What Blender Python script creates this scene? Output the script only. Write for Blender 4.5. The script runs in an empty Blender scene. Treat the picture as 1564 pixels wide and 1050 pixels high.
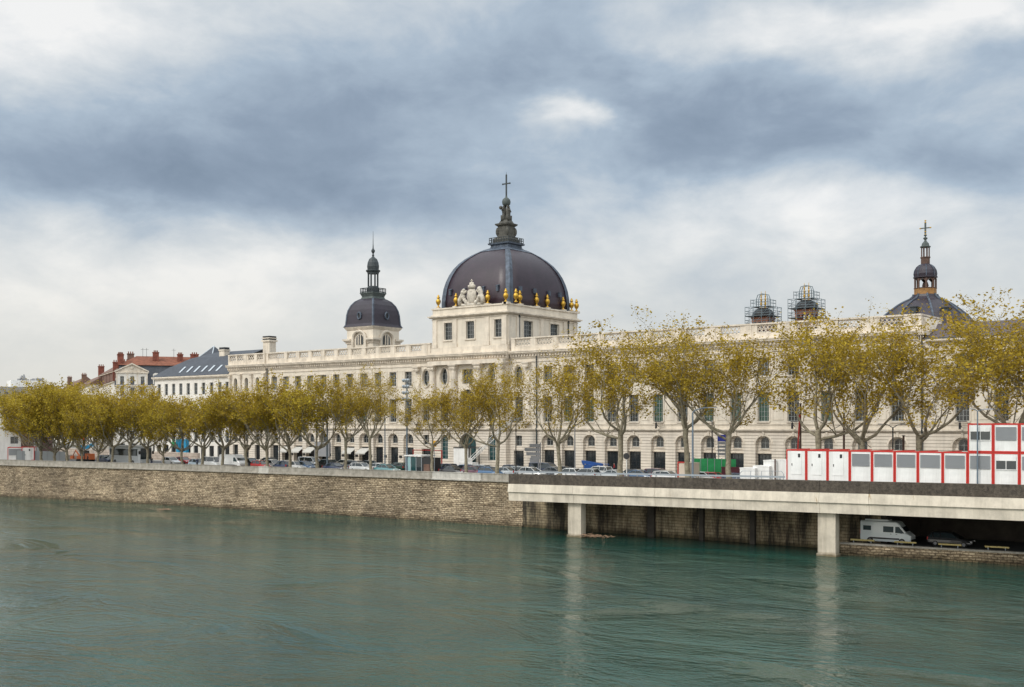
import bpy, math, random
from math import sin, cos, pi, radians
from mathutils import Vector
random.seed(7)
sc = bpy.context.scene
COL = sc.collection
CX, CY, CZ, F = 46.9, -153.8, 14.0, 1712.0     # viewpoint on the bridge, focal length in photo pixels
G = 6.3                                        # street level above the river

def fx(px, y):
    """world X of the bearing px where it crosses the line Y=y parallel to the facade"""
    r = (px - 782) / F
    t = (y - CY) / (.617 * r + .787)
    return CX + t * (.787 * r - .617)
def cw(px, d):
    """ground point at bearing px and distance d"""
    xc = (px - 782) / F * d
    return (CX + .787 * xc - .617 * d, CY + .617 * xc + .787 * d)

# ------------------------------------------------------------------ mesh helper
def rootloc(p):
    v = Vector((0, 0, 0))
    while p is not None:
        v += Vector(p.location); p = p.parent
    return v
class MB:
    def __init__(s): s.v = []; s.f = []; s.m = []; s.k = 0
    def mat(s, k): s.k = k; return s
    def add(s, vs, fs):
        n = len(s.v); s.v += vs
        for f in fs: s.f.append(tuple(i + n for i in f)); s.m.append(s.k)
        return s
    def box(s, x0, x1, y0, y1, z0, z1):
        return s.add([(x0,y0,z0),(x1,y0,z0),(x1,y1,z0),(x0,y1,z0),(x0,y0,z1),(x1,y0,z1),(x1,y1,z1),(x0,y1,z1)],
              [(0,3,2,1),(4,5,6,7),(0,1,5,4),(1,2,6,5),(2,3,7,6),(3,0,4,7)])
    def prism(s, pts, z0, z1):
        n = len(pts)
        z0s = z0 if isinstance(z0, (list, tuple)) else [z0]*n
        z1s = z1 if isinstance(z1, (list, tuple)) else [z1]*n
        vs = [(p[0],p[1],z) for p, z in zip(pts, z0s)] + [(p[0],p[1],z) for p, z in zip(pts, z1s)]
        return s.add(vs, [tuple(range(n-1,-1,-1)), tuple(range(n,2*n))] + [(i,(i+1)%n,n+(i+1)%n,n+i) for i in range(n)])
    def loft(s, rings, cap=True):
        n = len(rings[0]); vs = [p for r in rings for p in r]; fs = []
        for j in range(len(rings)-1):
            for i in range(n):
                fs.append((j*n+i, j*n+(i+1)%n, (j+1)*n+(i+1)%n, (j+1)*n+i))
        if cap:
            fs.append(tuple(range(n-1,-1,-1))); fs.append(tuple((len(rings)-1)*n+i for i in range(n)))
        return s.add(vs, fs)
    def lathe(s, cx, cy, prof, n=12, ph=0, sx=1, sy=1):
        return s.loft([[(cx+sx*r*cos(ph+2*pi*i/n), cy+sy*r*sin(ph+2*pi*i/n), z) for i in range(n)] for r, z in prof])
    def sq(s, cx, cy, prof, ratio=1.0):
        """square-plan stack: half side, z"""
        return s.loft([[(cx+a*r,cy+b*r*ratio,z) for a,b in ((-1,-1),(1,-1),(1,1),(-1,1))] for r, z in prof])
    def tube(s, pts, rad, n=6, cap=True):
        if not isinstance(rad, (list, tuple)): rad = [rad]*len(pts)
        rings = []; pv = [Vector(p) for p in pts]; up = None
        for i, p in enumerate(pv):
            d = (pv[min(i+1,len(pv)-1)] - pv[max(i-1,0)])
            if d.length < 1e-9: d = Vector((0,0,1))
            d.normalize()
            if up is None: up = Vector((1,0,0)) if abs(d.x) < .8 else Vector((0,1,0))
            a = d.cross(up)
            if a.length < 1e-4: a = d.cross(Vector((0,1,0.1)))
            a.normalize(); b = d.cross(a); up = b.cross(d) if False else up
            rings.append([tuple(p + (a*cos(2*pi*k/n) + b*sin(2*pi*k/n))*rad[i]) for k in range(n)])
        return s.loft(rings, cap)
    def bar(s, a, b, r=.05, n=4): return s.tube([a, b], r, n)
    def sphere(s, c, r, n=8, m=5, sz=1):
        pr = [(max(r*sin(pi*j/m), .001), c[2]-sz*r*cos(pi*j/m)) for j in range(m+1)]
        return s.lathe(c[0], c[1], pr, n)
    def build(s, name, mats, parent=None, smooth=False, origin=None):
        me = bpy.data.meshes.new(name); o = bpy.data.objects.new(name, me)
        base = rootloc(parent) if parent else Vector((0,0,0))
        off = base + (Vector(origin) - base if origin else Vector((0,0,0)))
        me.from_pydata([(x-off.x,y-off.y,z-off.z) for x,y,z in s.v], [], s.f)
        if not isinstance(mats, (list, tuple)): mats = [mats]
        for m in mats: me.materials.append(m)
        if len(mats) > 1: me.polygons.foreach_set('material_index', s.m)
        if smooth: me.polygons.foreach_set('use_smooth', [True]*len(me.polygons))
        me.update()
        if origin: o.location = off - base
        COL.objects.link(o)
        if parent: o.parent = parent
        return o
def tag(o, label=None, cat=None, group=None, kind=None):
    if label: o['label'] = label
    if cat: o['category'] = cat
    if group: o['group'] = group
    if kind: o['kind'] = kind
    return o
def thing(name, label, cat, loc=(0,0,0), rz=0, group=None):
    o = bpy.data.objects.new(name, None); COL.objects.link(o)
    o.location = loc; o.rotation_euler = (0,0,rz); o.empty_display_size = .3
    return tag(o, label, cat, group)
def struct(o): o['kind'] = 'structure'; return o
KIDS = {}
def reg(o):
    if o.parent: KIDS.setdefault(o.parent.name, []).append(o)
def dup(src, loc=None, rz=None, parent=None, scale=None, label=None, group=None, kids=None):
    c = src.copy(); COL.objects.link(c); c.parent = parent
    if loc is not None: c.location = loc
    if rz is not None: c.rotation_euler = (0,0,rz)
    if scale is not None: c.scale = scale if isinstance(scale,(tuple,list)) else (scale,)*3
    if label: c['label'] = label
    if group: c['group'] = group
    for ch in list(src.children):
        if ch.get('_c'): continue
        dup(ch, parent=c)
    return c

# ------------------------------------------------------------------ materials
def mat(name, col, rough=.7, metal=0., var=0., vscale=1., bump=0., bscale=8., spec=.5, streak=0., col2=None, detail=6):
    m = bpy.data.materials.new(name); m.use_nodes = True
    nt = m.node_tree; N = nt.nodes; L = nt.links; b = N['Principled BSDF']
    b.inputs['Roughness'].default_value = rough; b.inputs['Metallic'].default_value = metal
    b.inputs['Specular IOR Level'].default_value = spec
    b.inputs['Base Color'].default_value = (*col, 1)
    tc = N.new('ShaderNodeTexCoord'); out = None
    if var > 0 or col2:
        n = N.new('ShaderNodeTexNoise'); n.inputs['Scale'].default_value = vscale; n.inputs['Detail'].default_value = detail
        n.inputs['Roughness'].default_value = .65
        L.new(tc.outputs['Object'], n.inputs['Vector'])
        cr = N.new('ShaderNodeValToRGB'); L.new(n.outputs['Fac'], cr.inputs[0])
        c2 = col2 or tuple(c*(1-var) for c in col)
        cr.color_ramp.elements[0].position = .32; cr.color_ramp.elements[0].color = (*c2,1)
        cr.color_ramp.elements[1].position = .62; cr.color_ramp.elements[1].color = (*[min(1,c*(1+var*.35)) for c in col],1)
        out = cr.outputs[0]
    if streak > 0:
        mp = N.new('ShaderNodeMapping'); L.new(tc.outputs['Object'], mp.inputs[0]); mp.inputs['Scale'].default_value = (1.3,1.3,.09)
        n = N.new('ShaderNodeTexNoise'); n.inputs['Scale'].default_value = 1.; n.inputs['Detail'].default_value = 8; n.inputs['Roughness'].default_value=.7
        L.new(mp.outputs[0], n.inputs['Vector'])
        cr = N.new('ShaderNodeValToRGB'); L.new(n.outputs['Fac'], cr.inputs[0])
        cr.color_ramp.elements[0].position = .36; cr.color_ramp.elements[0].color = (1-streak,1-streak*1.04,1-streak*1.1,1)
        cr.color_ramp.elements[1].position = .56; cr.color_ramp.elements[1].color = (1,1,1,1)
        mx = N.new('ShaderNodeMix'); mx.data_type='RGBA'; mx.blend_type='MULTIPLY'; mx.inputs[0].default_value = 1
        if out: L.new(out, mx.inputs[6])
        else: mx.inputs[6].default_value = (*col,1)
        L.new(cr.outputs[0], mx.inputs[7]); out = mx.outputs[2]
    if out: L.new(out, b.inputs['Base Color'])
    if bump > 0:
        n = N.new('ShaderNodeTexNoise'); n.inputs['Scale'].default_value = bscale; n.inputs['Detail'].default_value = 5
        L.new(tc.outputs['Object'], n.inputs['Vector'])
        bp = N.new('ShaderNodeBump'); bp.inputs['Strength'].default_value = bump; bp.inputs['Distance'].default_value = .1
        L.new(n.outputs['Fac'], bp.inputs['Height']); L.new(bp.outputs[0], b.inputs['Normal'])
    return m
def mul_into(m, sock, fac=1.0, mode='MULTIPLY'):
    nt = m.node_tree; b = nt.nodes['Principled BSDF']; i = b.inputs['Base Color']
    mx = nt.nodes.new('ShaderNodeMix'); mx.data_type='RGBA'; mx.blend_type=mode; mx.inputs[0].default_value = fac
    if i.links: nt.links.new(i.links[0].from_socket, mx.inputs[6])
    else: mx.inputs[6].default_value = i.default_value
    nt.links.new(sock, mx.inputs[7]); nt.links.new(mx.outputs[2], i); return mx
def facing_coords(m, horiz='X'):
    """object coordinates laid on a vertical wall: (x, z)"""
    nt = m.node_tree; tc = [n for n in nt.nodes if n.type=='TEX_COORD'][0]
    s = nt.nodes.new('ShaderNodeSeparateXYZ'); nt.links.new(tc.outputs['Object'], s.inputs[0])
    c = nt.nodes.new('ShaderNodeCombineXYZ')
    ad = nt.nodes.new('ShaderNodeMath'); ad.operation='ADD'
    nt.links.new(s.outputs['X'], ad.inputs[0]); nt.links.new(s.outputs['Y'], ad.inputs[1])
    nt.links.new(ad.outputs[0], c.inputs[0]); nt.links.new(s.outputs['Z'], c.inputs[1])
    return c.outputs[0]
def bricks(m, w, h, mortar, c1, c2, cm, bump=.5, warp=0., bdist=.06):
    nt = m.node_tree; N=nt.nodes; L=nt.links
    v = facing_coords(m)
    if warp:
        n = N.new('ShaderNodeTexNoise'); n.inputs['Scale'].default_value = .9; n.inputs['Detail'].default_value = 4
        L.new(v, n.inputs['Vector'])
        vm = N.new('ShaderNodeVectorMath'); vm.operation='MULTIPLY_ADD'; vm.inputs[1].default_value=(warp,warp,0)
        L.new(n.outputs['Color'], vm.inputs[0]); L.new(v, vm.inputs[2]); v = vm.outputs[0]
    t = N.new('ShaderNodeTexBrick'); L.new(v, t.inputs['Vector'])
    t.inputs['Scale'].default_value = 1; t.inputs['Brick Width'].default_value = w; t.inputs['Row Height'].default_value = h
    t.inputs['Mortar Size'].default_value = mortar; t.inputs['Mortar Smooth'].default_value=.2
    t.inputs['Color1'].default_value=(*c1,1); t.inputs['Color2'].default_value=(*c2,1); t.inputs['Mortar'].default_value=(*cm,1)
    mul_into(m, t.outputs['Color'])
    bp = N.new('ShaderNodeBump'); bp.invert = True; bp.inputs['Strength'].default_value=bump; bp.inputs['Distance'].default_value=bdist
    L.new(t.outputs['Fac'], bp.inputs['Height'])
    b = N['Principled BSDF']
    if b.inputs['Normal'].links: L.new(b.inputs['Normal'].links[0].from_socket, bp.inputs['Normal'])
    L.new(bp.outputs[0], b.inputs['Normal'])
    return t, v

M = {}
STONE = (.715,.635,.53)
M['stone'] = mat('cream_stone', STONE, .85, var=.12, vscale=.35, streak=.13, bump=.15, bscale=3)
bricks(M['stone'], 1.9, .62, .012, (1,1,1), (.95,.95,.94), (.86,.84,.81), .15, bdist=.02)
M['trim'] = mat('cream_trim', (.69,.605,.50), .85, var=.22, vscale=.6, streak=.2, bump=.15, bscale=5)
M['rust'] = mat('rusticated_stone', (.715,.635,.54), .85, var=.12, vscale=.5, streak=.12)
bricks(M['rust'], 400, .46, .035, (1,1,1), (1,1,1), (.52,.48,.44), 1.0, bdist=.06)
M['white_stone'] = mat('white_render', (.76,.715,.65), .85, var=.1, vscale=.5, streak=.12)
M['quay'] = mat('quay_stone', (.56,.475,.37), .95, var=.35, vscale=.25, bump=.8, bscale=5)
t, v = bricks(M['quay'], .66, .27, .045, (1.0,.98,.94), (.58,.55,.50), (.36,.32,.28), 1.0, warp=.22, bdist=.14)
def extra_noise(m, vec, scale, stretch, lo, hi, p0, p1, fac=1.0, det=6):
    nt=m.node_tree; N=nt.nodes; L=nt.links
    mp = N.new('ShaderNodeMapping'); mp.inputs['Scale'].default_value = stretch
    L.new(vec, mp.inputs[0])
    n = N.new('ShaderNodeTexNoise'); n.inputs['Scale'].default_value = scale; n.inputs['Detail'].default_value=det; n.inputs['Roughness'].default_value=.7
    L.new(mp.outputs[0], n.inputs['Vector'])
    cr = N.new('ShaderNodeValToRGB'); L.new(n.outputs['Fac'], cr.inputs[0])
    cr.color_ramp.elements[0].position=p0; cr.color_ramp.elements[0].color=(*lo,1)
    cr.color_ramp.elements[1].position=p1; cr.color_ramp.elements[1].color=(*hi,1)
    mul_into(m, cr.outputs[0], fac)
extra_noise(M['quay'], v, 2.2, (1,1.6,1), (.30,.28,.26), (1.15,1.12,1.06), .36, .52)
extra_noise(M['quay'], v, 1.1, (.35,1.8,1), (.55,.52,.48), (1.05,1.05,1.03), .40, .50)
extra_noise(M['quay'], v, .10, (1,1.5,1), (.62,.60,.58), (1.15,1.13,1.1), .38, .62)
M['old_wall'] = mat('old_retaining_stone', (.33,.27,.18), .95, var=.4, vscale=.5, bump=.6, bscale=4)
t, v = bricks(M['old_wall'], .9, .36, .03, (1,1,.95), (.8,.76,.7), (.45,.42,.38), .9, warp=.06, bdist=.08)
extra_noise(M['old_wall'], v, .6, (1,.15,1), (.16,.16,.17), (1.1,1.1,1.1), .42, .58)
def zband(m, z0, z1, lo, hi=(1,1,1)):
    """tide and damp mark: colour change by height on the wall itself"""
    nt=m.node_tree; N=nt.nodes; L=nt.links
    g = N.new('ShaderNodeNewGeometry'); s = N.new('ShaderNodeSeparateXYZ'); L.new(g.outputs['Position'], s.inputs[0])
    n = N.new('ShaderNodeTexNoise'); n.inputs['Scale'].default_value=.7; n.inputs['Detail'].default_value=5; L.new(g.outputs['Position'], n.inputs['Vector'])
    ad = N.new('ShaderNodeMath'); ad.operation='MULTIPLY_ADD'; ad.inputs[1].default_value=(z1-z0)*1.2; L.new(n.outputs['Fac'], ad.inputs[0]); L.new(s.outputs['Z'], ad.inputs[2])
    mr = N.new('ShaderNodeMapRange'); mr.inputs['From Min'].default_value=z0+(z1-z0)*.6; mr.inputs['From Max'].default_value=z1+(z1-z0)*.6
    L.new(ad.outputs[0], mr.inputs['Value'])
    cr = N.new('ShaderNodeMix'); cr.data_type='RGBA'; cr.inputs[6].default_value=(*lo,1); cr.inputs[7].default_value=(*hi,1)
    L.new(mr.outputs[0], cr.inputs[0]); mul_into(m, cr.outputs[2])
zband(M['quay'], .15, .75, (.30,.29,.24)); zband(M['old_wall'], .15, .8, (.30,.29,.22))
M['coping'] = mat('weathered_coping', (.36,.325,.275), .95, var=.35, vscale=1.2, bump=.5, bscale=6, streak=.2)
M['coping_new'] = mat('pale_coping', (.52,.49,.44), .9, var=.2, vscale=1.5, streak=.25)
M['dark_parapet'] = mat('blackened_concrete', (.115,.093,.072), .95, bump=.9, bscale=9, col2=(.042,.034,.028), vscale=3.5, streak=.3, detail=10)
M['beam'] = mat('stained_white_concrete', (.64,.565,.46), .9, var=.25, vscale=.5, streak=.16, bump=.15, bscale=5)
extra_noise(M['beam'], facing_coords(M['beam']), .9, (1,.22,1), (.52,.40,.24), (1,1,1), .30, .37)
M['pier'] = mat('pier_concrete', (.57,.50,.40), .9, var=.2, vscale=.7, streak=.3, bump=.2, bscale=4)
M['rust_stain'] = mat('rust_stain', (.33,.22,.10), .95, var=.5, vscale=3)
zband(M['pier'], .1, .5, (.30,.27,.2))
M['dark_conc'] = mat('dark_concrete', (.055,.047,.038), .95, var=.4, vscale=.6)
M['asphalt'] = mat('asphalt', (.07,.07,.072), .9, var=.25, vscale=.5)
M['pave'] = mat('pavement', (.26,.25,.23), .9, var=.2, vscale=.6)
M['ground'] = mat('ground', (.18,.17,.15), .95, var=.3, vscale=.05)
M['paint'] = mat('road_paint', (.75,.75,.73), .8)
M['slate'] = mat('slate_roof', (.052,.058,.072), .55, var=.25, vscale=.8)
bricks(M['slate'], .5, .3, .012, (1,1,1), (.8,.82,.86), (.6,.6,.62), .3, bdist=.02)
M['slate_purple'] = mat('purple_slate', (.036,.019,.029), .38, var=.25, vscale=.4, spec=.5, streak=.15)
M['slate_purple2'] = mat('dark_purple_slate', (.033,.024,.036), .45, var=.25, vscale=.5, streak=.15)
M['slate_brown'] = mat('brown_slate', (.085,.062,.068), .6, var=.25, vscale=.6)
for k in ('slate_purple','slate_purple2','slate_brown'):
    bricks(M[k], .45, .28, .012, (1,1,1), (.82,.82,.84), (.65,.65,.66), .25, bdist=.02)
M['lead'] = mat('blue_lead', (.085,.105,.14), .5, var=.45, vscale=1.4, streak=.3, metal=.2)
M['lead_dark'] = mat('dark_lead', (.042,.05,.054), .55, var=.35, vscale=1.2, metal=.2)
M['lead_green'] = mat('weathered_green_lead', (.075,.09,.085), .7, var=.4, vscale=2)
M['statue'] = mat('weathered_statue', (.085,.08,.068), .85, var=.45, vscale=2)
M['gold'] = mat('gilding', (.56,.33,.05), .42, metal=.75, var=.2, vscale=4)
M['ochre'] = mat('ochre_panels', (.30,.15,.045), .7, var=.4, vscale=2)
M['brown_wood'] = mat('brown_timber', (.10,.055,.04), .7, var=.3, vscale=2)
M['orange_brick'] = mat('orange_masonry', (.36,.16,.10), .85, var=.2, vscale=1.5)
M['tile'] = mat('red_tiles', (.21,.075,.042), .9, var=.4, vscale=1.2)
M['tile_dull'] = mat('dull_tiles', (.17,.10,.075), .9, var=.4, vscale=1)
M['brick_red'] = mat('red_brick', (.21,.065,.042), .9, var=.5, vscale=1.5)
M['black'] = mat('black_metal', (.02,.02,.022), .5)
M['win_frame'] = mat('grey_window_frame', (.33,.34,.33), .6)
M['glass'] = mat('window_glass', (.018,.024,.028), .08, var=.4, vscale=.25, spec=.7)
M['glass_green'] = mat('window_glass_green_curtain', (.045,.10,.075), .12, var=.45, vscale=.6, spec=.6)
M['glass_grey'] = mat('window_glass_with_blind', (.16,.16,.145), .3, var=.5, vscale=.7)
M['glass_teal'] = mat('dark_teal_glazing', (.012,.06,.065), .12, var=.3, vscale=.6)
M['interior'] = mat('dark_doorway', (.02,.02,.02), .8)
M['awning'] = mat('off_white_awning', (.50,.48,.44), .85, var=.08, vscale=1)
M['steel'] = mat('galvanised_steel', (.34,.37,.40), .5, metal=.4)
M['blue_pole'] = mat('blue_grey_paint', (.13,.165,.20), .5)
M['scaff'] = mat('scaffold_steel', (.16,.20,.22), .5, metal=.3)
M['white_paint'] = mat('white_panel', (.79,.775,.75), .6, var=.10, vscale=.8, streak=.17)
M['red_paint'] = mat('red_frame_paint', (.50,.022,.014), .5)
M['shutter'] = mat('grey_shutter', (.34,.36,.37), .6)
M['skylight'] = mat('pale_skylight_frame', (.46,.50,.54), .4)
M['yellow'] = mat('yellow_paint', (.62,.50,.20), .7, var=.2, vscale=3)
M['amber'] = mat('amber_paint', (.80,.42,.03), .6)
M['green'] = mat('green_sheeting', (.015,.30,.09), .6, var=.25, vscale=1)
M['blue'] = mat('machine_blue', (.02,.09,.32), .45)
M['signblue'] = mat('sign_blue', (.015,.03,.30), .5)
M['cyan'] = mat('bright_blue_panel', (.02,.24,.42), .6)
M['orange'] = mat('machine_orange', (.50,.12,.03), .5)
M['signgrey'] = mat('sign_grey', (.25,.25,.26), .6)
M['pinkwall'] = mat('dressed_blocks', (.56,.47,.40), .9, var=.25, vscale=1)
bricks(M['pinkwall'], 1.4, .55, .03, (1,1,1), (.8,.78,.76), (.45,.4,.36), .5)
M['bark'] = mat('mottled_bark', (.30,.265,.19), .95, col2=(.13,.105,.07), vscale=2.5, bump=.4, bscale=10)
M['twig'] = mat('twig_bark', (.17,.14,.09), .95)
M['wood'] = mat('driftwood', (.30,.19,.12), .95, var=.4, vscale=3)
M['tyre'] = mat('rubber', (.02,.02,.02), .85)
M['rim'] = mat('wheel_rim', (.22,.22,.23), .4, metal=.6)
M['headlight'] = mat('lamp_lens', (.75,.75,.75), .2)
M['taillight'] = mat('red_lens', (.45,.01,.01), .3)
M['carglass'] = mat('car_glass', (.02,.03,.035), .06, spec=.8)
M['skin'] = mat('skin', (.45,.28,.2), .7)
def paintmat(name, c): 
    m = mat(name, c, .28, spec=.6); m.node_tree.nodes['Principled BSDF'].inputs['Coat Weight'].default_value=.6; return m
CC = {k: paintmat('car_paint_'+k, c) for k, c in dict(white=(.78,.78,.77), silver=(.50,.53,.55), grey=(.20,.21,.23), black=(.02,.02,.022),
      navy=(.02,.035,.09), blue=(.05,.13,.26), red=(.50,.02,.02), teal=(.10,.24,.26), green=(.02,.07,.05), plum=(.14,.05,.08), paleblue=(.48,.58,.66), beige=(.5,.45,.36)).items()}
def leafmat(name, stops):
    m = bpy.data.materials.new(name); m.use_nodes = True; nt=m.node_tree; N=nt.nodes; L=nt.links
    b = N['Principled BSDF']; b.inputs['Roughness'].default_value=.85; b.inputs['Specular IOR Level'].default_value=.2
    g = N.new('ShaderNodeNewGeometry'); cr = N.new('ShaderNodeValToRGB')
    tc = N.new('ShaderNodeTexCoord'); n = N.new('ShaderNodeTexNoise'); n.inputs['Scale'].default_value=.5; n.inputs['Detail'].default_value=3
    L.new(tc.outputs['Object'], n.inputs['Vector'])
    ad = N.new('ShaderNodeMath'); ad.operation='MULTIPLY_ADD'; ad.inputs[1].default_value=.45
    L.new(g.outputs['Random Per Island'], ad.inputs[0])
    mr = N.new('ShaderNodeMapRange'); mr.inputs['From Min'].default_value=.3; mr.inputs['From Max'].default_value=.7; mr.inputs['To Max'].default_value=.55
    L.new(n.outputs['Fac'], mr.inputs['Value']); L.new(mr.outputs[0], ad.inputs[2]); L.new(ad.outputs[0], cr.inputs[0])
    cr.color_ramp.elements[0].color=(*stops[0],1); cr.color_ramp.elements[1].color=(*stops[2],1)
    e = cr.color_ramp.elements.new(.5); e.color=(*stops[1],1)
    L.new(cr.outputs[0], b.inputs['Base Color'])
    tr = N.new('ShaderNodeBsdfTranslucent'); L.new(cr.outputs[0], tr.inputs[0])
    mx = N.new('ShaderNodeMixShader'); mx.inputs[0].default_value=.3
    L.new(b.outputs[0], mx.inputs[1]); L.new(tr.outputs[0], mx.inputs[2]); L.new(mx.outputs[0], N['Material Output'].inputs[0])
    return m
M['leaf'] = leafmat('plane_tree_leaves', [(.19,.12,.013),(.38,.262,.027),(.54,.40,.05)])
M['leaf2'] = leafmat('greener_plane_tree_leaves', [(.19,.125,.013),(.38,.272,.027),(.54,.415,.05)])
# ------------------------------------------------------------------ river, ground, quays
QUAY = [(-330,-98),(-280,-76),(-235,-59.5),(-200,-50),(-165.9,-43.7),(-129.8,-38.7),(-97,-35.6),(-70.1,-33.6),(-46,-32.6),(6,-32.6)]
def quay_y(x):
    for a, b in zip(QUAY, QUAY[1:]):
        if a[0] <= x <= b[0]: return a[1] + (b[1]-a[1])*(x-a[0])/(b[0]-a[0])
    return QUAY[0][1] if x < QUAY[0][0] else -32.6
# water
m = bpy.data.materials.new('river_water'); m.use_nodes=True; nt=m.node_tree; N=nt.nodes; L=nt.links; b=N['Principled BSDF']
b.inputs['IOR'].default_value=1.33; b.inputs['Roughness'].default_value=.035
tc=N.new('ShaderNodeTexCoord')
def wn(scale, stretch, det=4, rough=.55, rot=0, dist=0):
    mp=N.new('ShaderNodeMapping'); mp.inputs['Scale'].default_value=stretch; mp.inputs['Rotation'].default_value=(0,0,rot); L.new(tc.outputs['Object'],mp.inputs[0])
    n=N.new('ShaderNodeTexNoise'); n.inputs['Scale'].default_value=scale; n.inputs['Detail'].default_value=det; n.inputs['Roughness'].default_value=rough; n.inputs['Distortion'].default_value=dist
    L.new(mp.outputs[0],n.inputs['Vector']); return n.outputs['Fac']
def mth(op,a,b_=None,c=None):
    n=N.new('ShaderNodeMath'); n.operation=op
    for i,x in enumerate((a,b_,c)):
        if x is None: continue
        if hasattr(x,'links'): L.new(x,n.inputs[i])
        else: n.inputs[i].default_value=x
    return n.outputs[0]
mod = N.new('ShaderNodeMapRange'); mod.inputs['From Min'].default_value=.38; mod.inputs['From Max'].default_value=.62; mod.inputs['To Min'].default_value=.16; mod.inputs['To Max'].default_value=1.
L.new(wn(.045,(1,1.8,1),5,.6,.2,1.2), mod.inputs['Value'])
h1=wn(.22,(1,1.3,1),3,.5,.5,.8); h2=wn(.85,(1,1.35,1),4,.6,-.3,.6); h3=wn(2.4,(1,1.2,1),3,.6,.3,.4)
h=mth('ADD',mth('MULTIPLY',h1,.55),mth('ADD',mth('MULTIPLY',h2,.48),mth('MULTIPLY',h3,.24)))
h=mth('MULTIPLY',h,mod.outputs[0])
bp=N.new('ShaderNodeBump'); bp.inputs['Strength'].default_value=1.; bp.inputs['Distance'].default_value=.60; L.new(h,bp.inputs['Height']); L.new(bp.outputs[0],b.inputs['Normal'])
cr=N.new('ShaderNodeValToRGB'); L.new(wn(.03,(1,1.6,1),5,.6,.1,1.0),cr.inputs[0])
cr.color_ramp.elements[0].position=.36; cr.color_ramp.elements[0].color=(.006,.040,.032,1)
cr.color_ramp.elements[1].position=.66; cr.color_ramp.elements[1].color=(.024,.066,.048,1)
L.new(cr.outputs[0],b.inputs['Base Color'])
M['water']=m
struct(MB().add([(-2500,-2500,0),(2500,-2500,0),(2500,-10,0),(-2500,-10,0)],[(0,1,2,3)]).build('water', M['water']))
# ground sheet (street level) reaching the horizon; its river edge follows the quay
front = [(-3000,-900)] + QUAY[:-1] + [(-46,-33)]
XL0=fx(776,-40.6)+.3
pts = [p for p in front[:-1]] + [(XL0,-32.6),(XL0,-40.0),(3000,-40.0),(3000,3500),(-3000,3500)]
struct(MB().prism([p for p in pts], G-.45, G).build('ground', M['pave']))
bed = [(-3000,-900)] + QUAY[:-1] + [(6,-32.6),(6,-14),(3000,-14),(3000,3500),(-3000,3500)]
# road along the quay
def strip(x0, x1, off0, off1, n=24):
    vs=[]; fs=[]
    for i in range(n+1):
        x=x0+(x1-x0)*i/n; q=min(0,quay_y(min(x,-46))+33) if x<-46 else 0
        w=max(0,min(1,(x+235)/100)) if False else 1
        vs += [(x,off0+q*w,G+.004),(x,off1+q*w*.7,G+.004)]
    for i in range(n): fs.append((2*i,2*i+2,2*i+3,2*i+1))
    return vs,fs
struct(MB().add(*strip(-300,120,-27,-8)).build('road', M['asphalt']))
mk=MB()
for i in range(52):
    x=-220+i*6.2; q=0 if x>-46 else min(0,quay_y(x)+33)*.85
    mk.box(x,x+3,-17.6+q,-17.45+q,G+.006,G+.010)
struct(mk.build('lane_markings', M['paint']))
# kerbs
kb=MB()
for i in range(60):
    x0=-240+i*6; x1=x0+5.98
    q0=0 if x0>-46 else min(0,quay_y(x0)+33); q1=0 if x1>-46 else min(0,quay_y(x1)+33)
    kb.prism([(x0,-27.3+q0),(x1,-27.3+q1),(x1,-27.05+q1),(x0,-27.05+q0)],G,G+.13)
    kb.box(x0,x1,-7.95,-7.7,G,G+.13) if x0>-150 else None
struct(kb.build('kerb', M['pave']))

# the quay wall: battered face of stone with a plinth, topped by a separate coping
qw=MB(); n=len(QUAY)-1
cum=[]
def qoff(i, d):
    a=Vector(QUAY[max(i-1,0)]); b=Vector(QUAY[min(i+1,len(QUAY)-1)]); t=(b-a).normalized(); nn=Vector((t.y,-t.x))
    p=Vector(QUAY[i])+nn*d; return (p.x,p.y)
rings=[]
for i in range(n):
    o=[qoff(i,.55)+(-3,),qoff(i,.55)+(.0,),qoff(i,.45)+(.3,),qoff(i,.38)+(.32,),qoff(i,.0)+(6.0,),qoff(i,-1.6)+(6.0,),qoff(i,-1.6)+(-3,)]
    rings.append(o)
# close straight into the part under the deck
rings[-1]=[(-46,y,z) for y,z in ((-33.15,-3),(-33.15,0),(-33.05,.3),(-32.98,.32),(-32.6,6.0),(-31,6.0),(-31,-3))]
qw.loft(rings)
o=qw.build('quay_wall', M['quay']); tag(o,'long curving river wall of rough brown stone courses rising from the water','quay wall')
cp=thing('quay_parapet','low weathered grey stone parapet along the top of the curving river wall','parapet',(-100,-36,6))
def coping_run(x0,x1,mat_,name='coping',lab=None):
    xs=[x0]+[q[0] for q in QUAY if x0<q[0]<x1]+[x1]; r=[]
    mb=MB()
    for x in xs:
        y=quay_y(x)
        r.append([(x,y-.28,6.0),(x,y-.28,6.18),(x,y-.12,6.22),(x,y-.12,7.02),(x,y-.18,7.04),(x,y-.18,7.12),(x,y+.42,7.12),(x,y+.42,6.0)])
    mb.loft(r); o=mb.build(name,mat_,cp)
    if lab:o['label']=lab
blocks=[(-330,-126.1,0),(-126.0,-119.6,1),(-119.5,-117.1,0),(-117,-113.1,1),(-113,-70.1,0)]
def bx(px): 
    x=-90.
    for _ in range(30): x=fx(px,quay_y(x))
    return x
s1,s2,s3,s4,s5,s6=bx(366),bx(378),bx(396),bx(411),bx(661),bx(735)
for a,b_,k in ((-330,s3-.03,0),(s3,s4,1),(s4+.03,s5-.03,0),(s5,s5+6.7,1),(s5+6.73,s6,1),(s6+.03,-46.05,0)):
    coping_run(a,b_,M['coping_new'] if k else M['coping'],lab='pale newer block of the parapet' if k else None)

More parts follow.
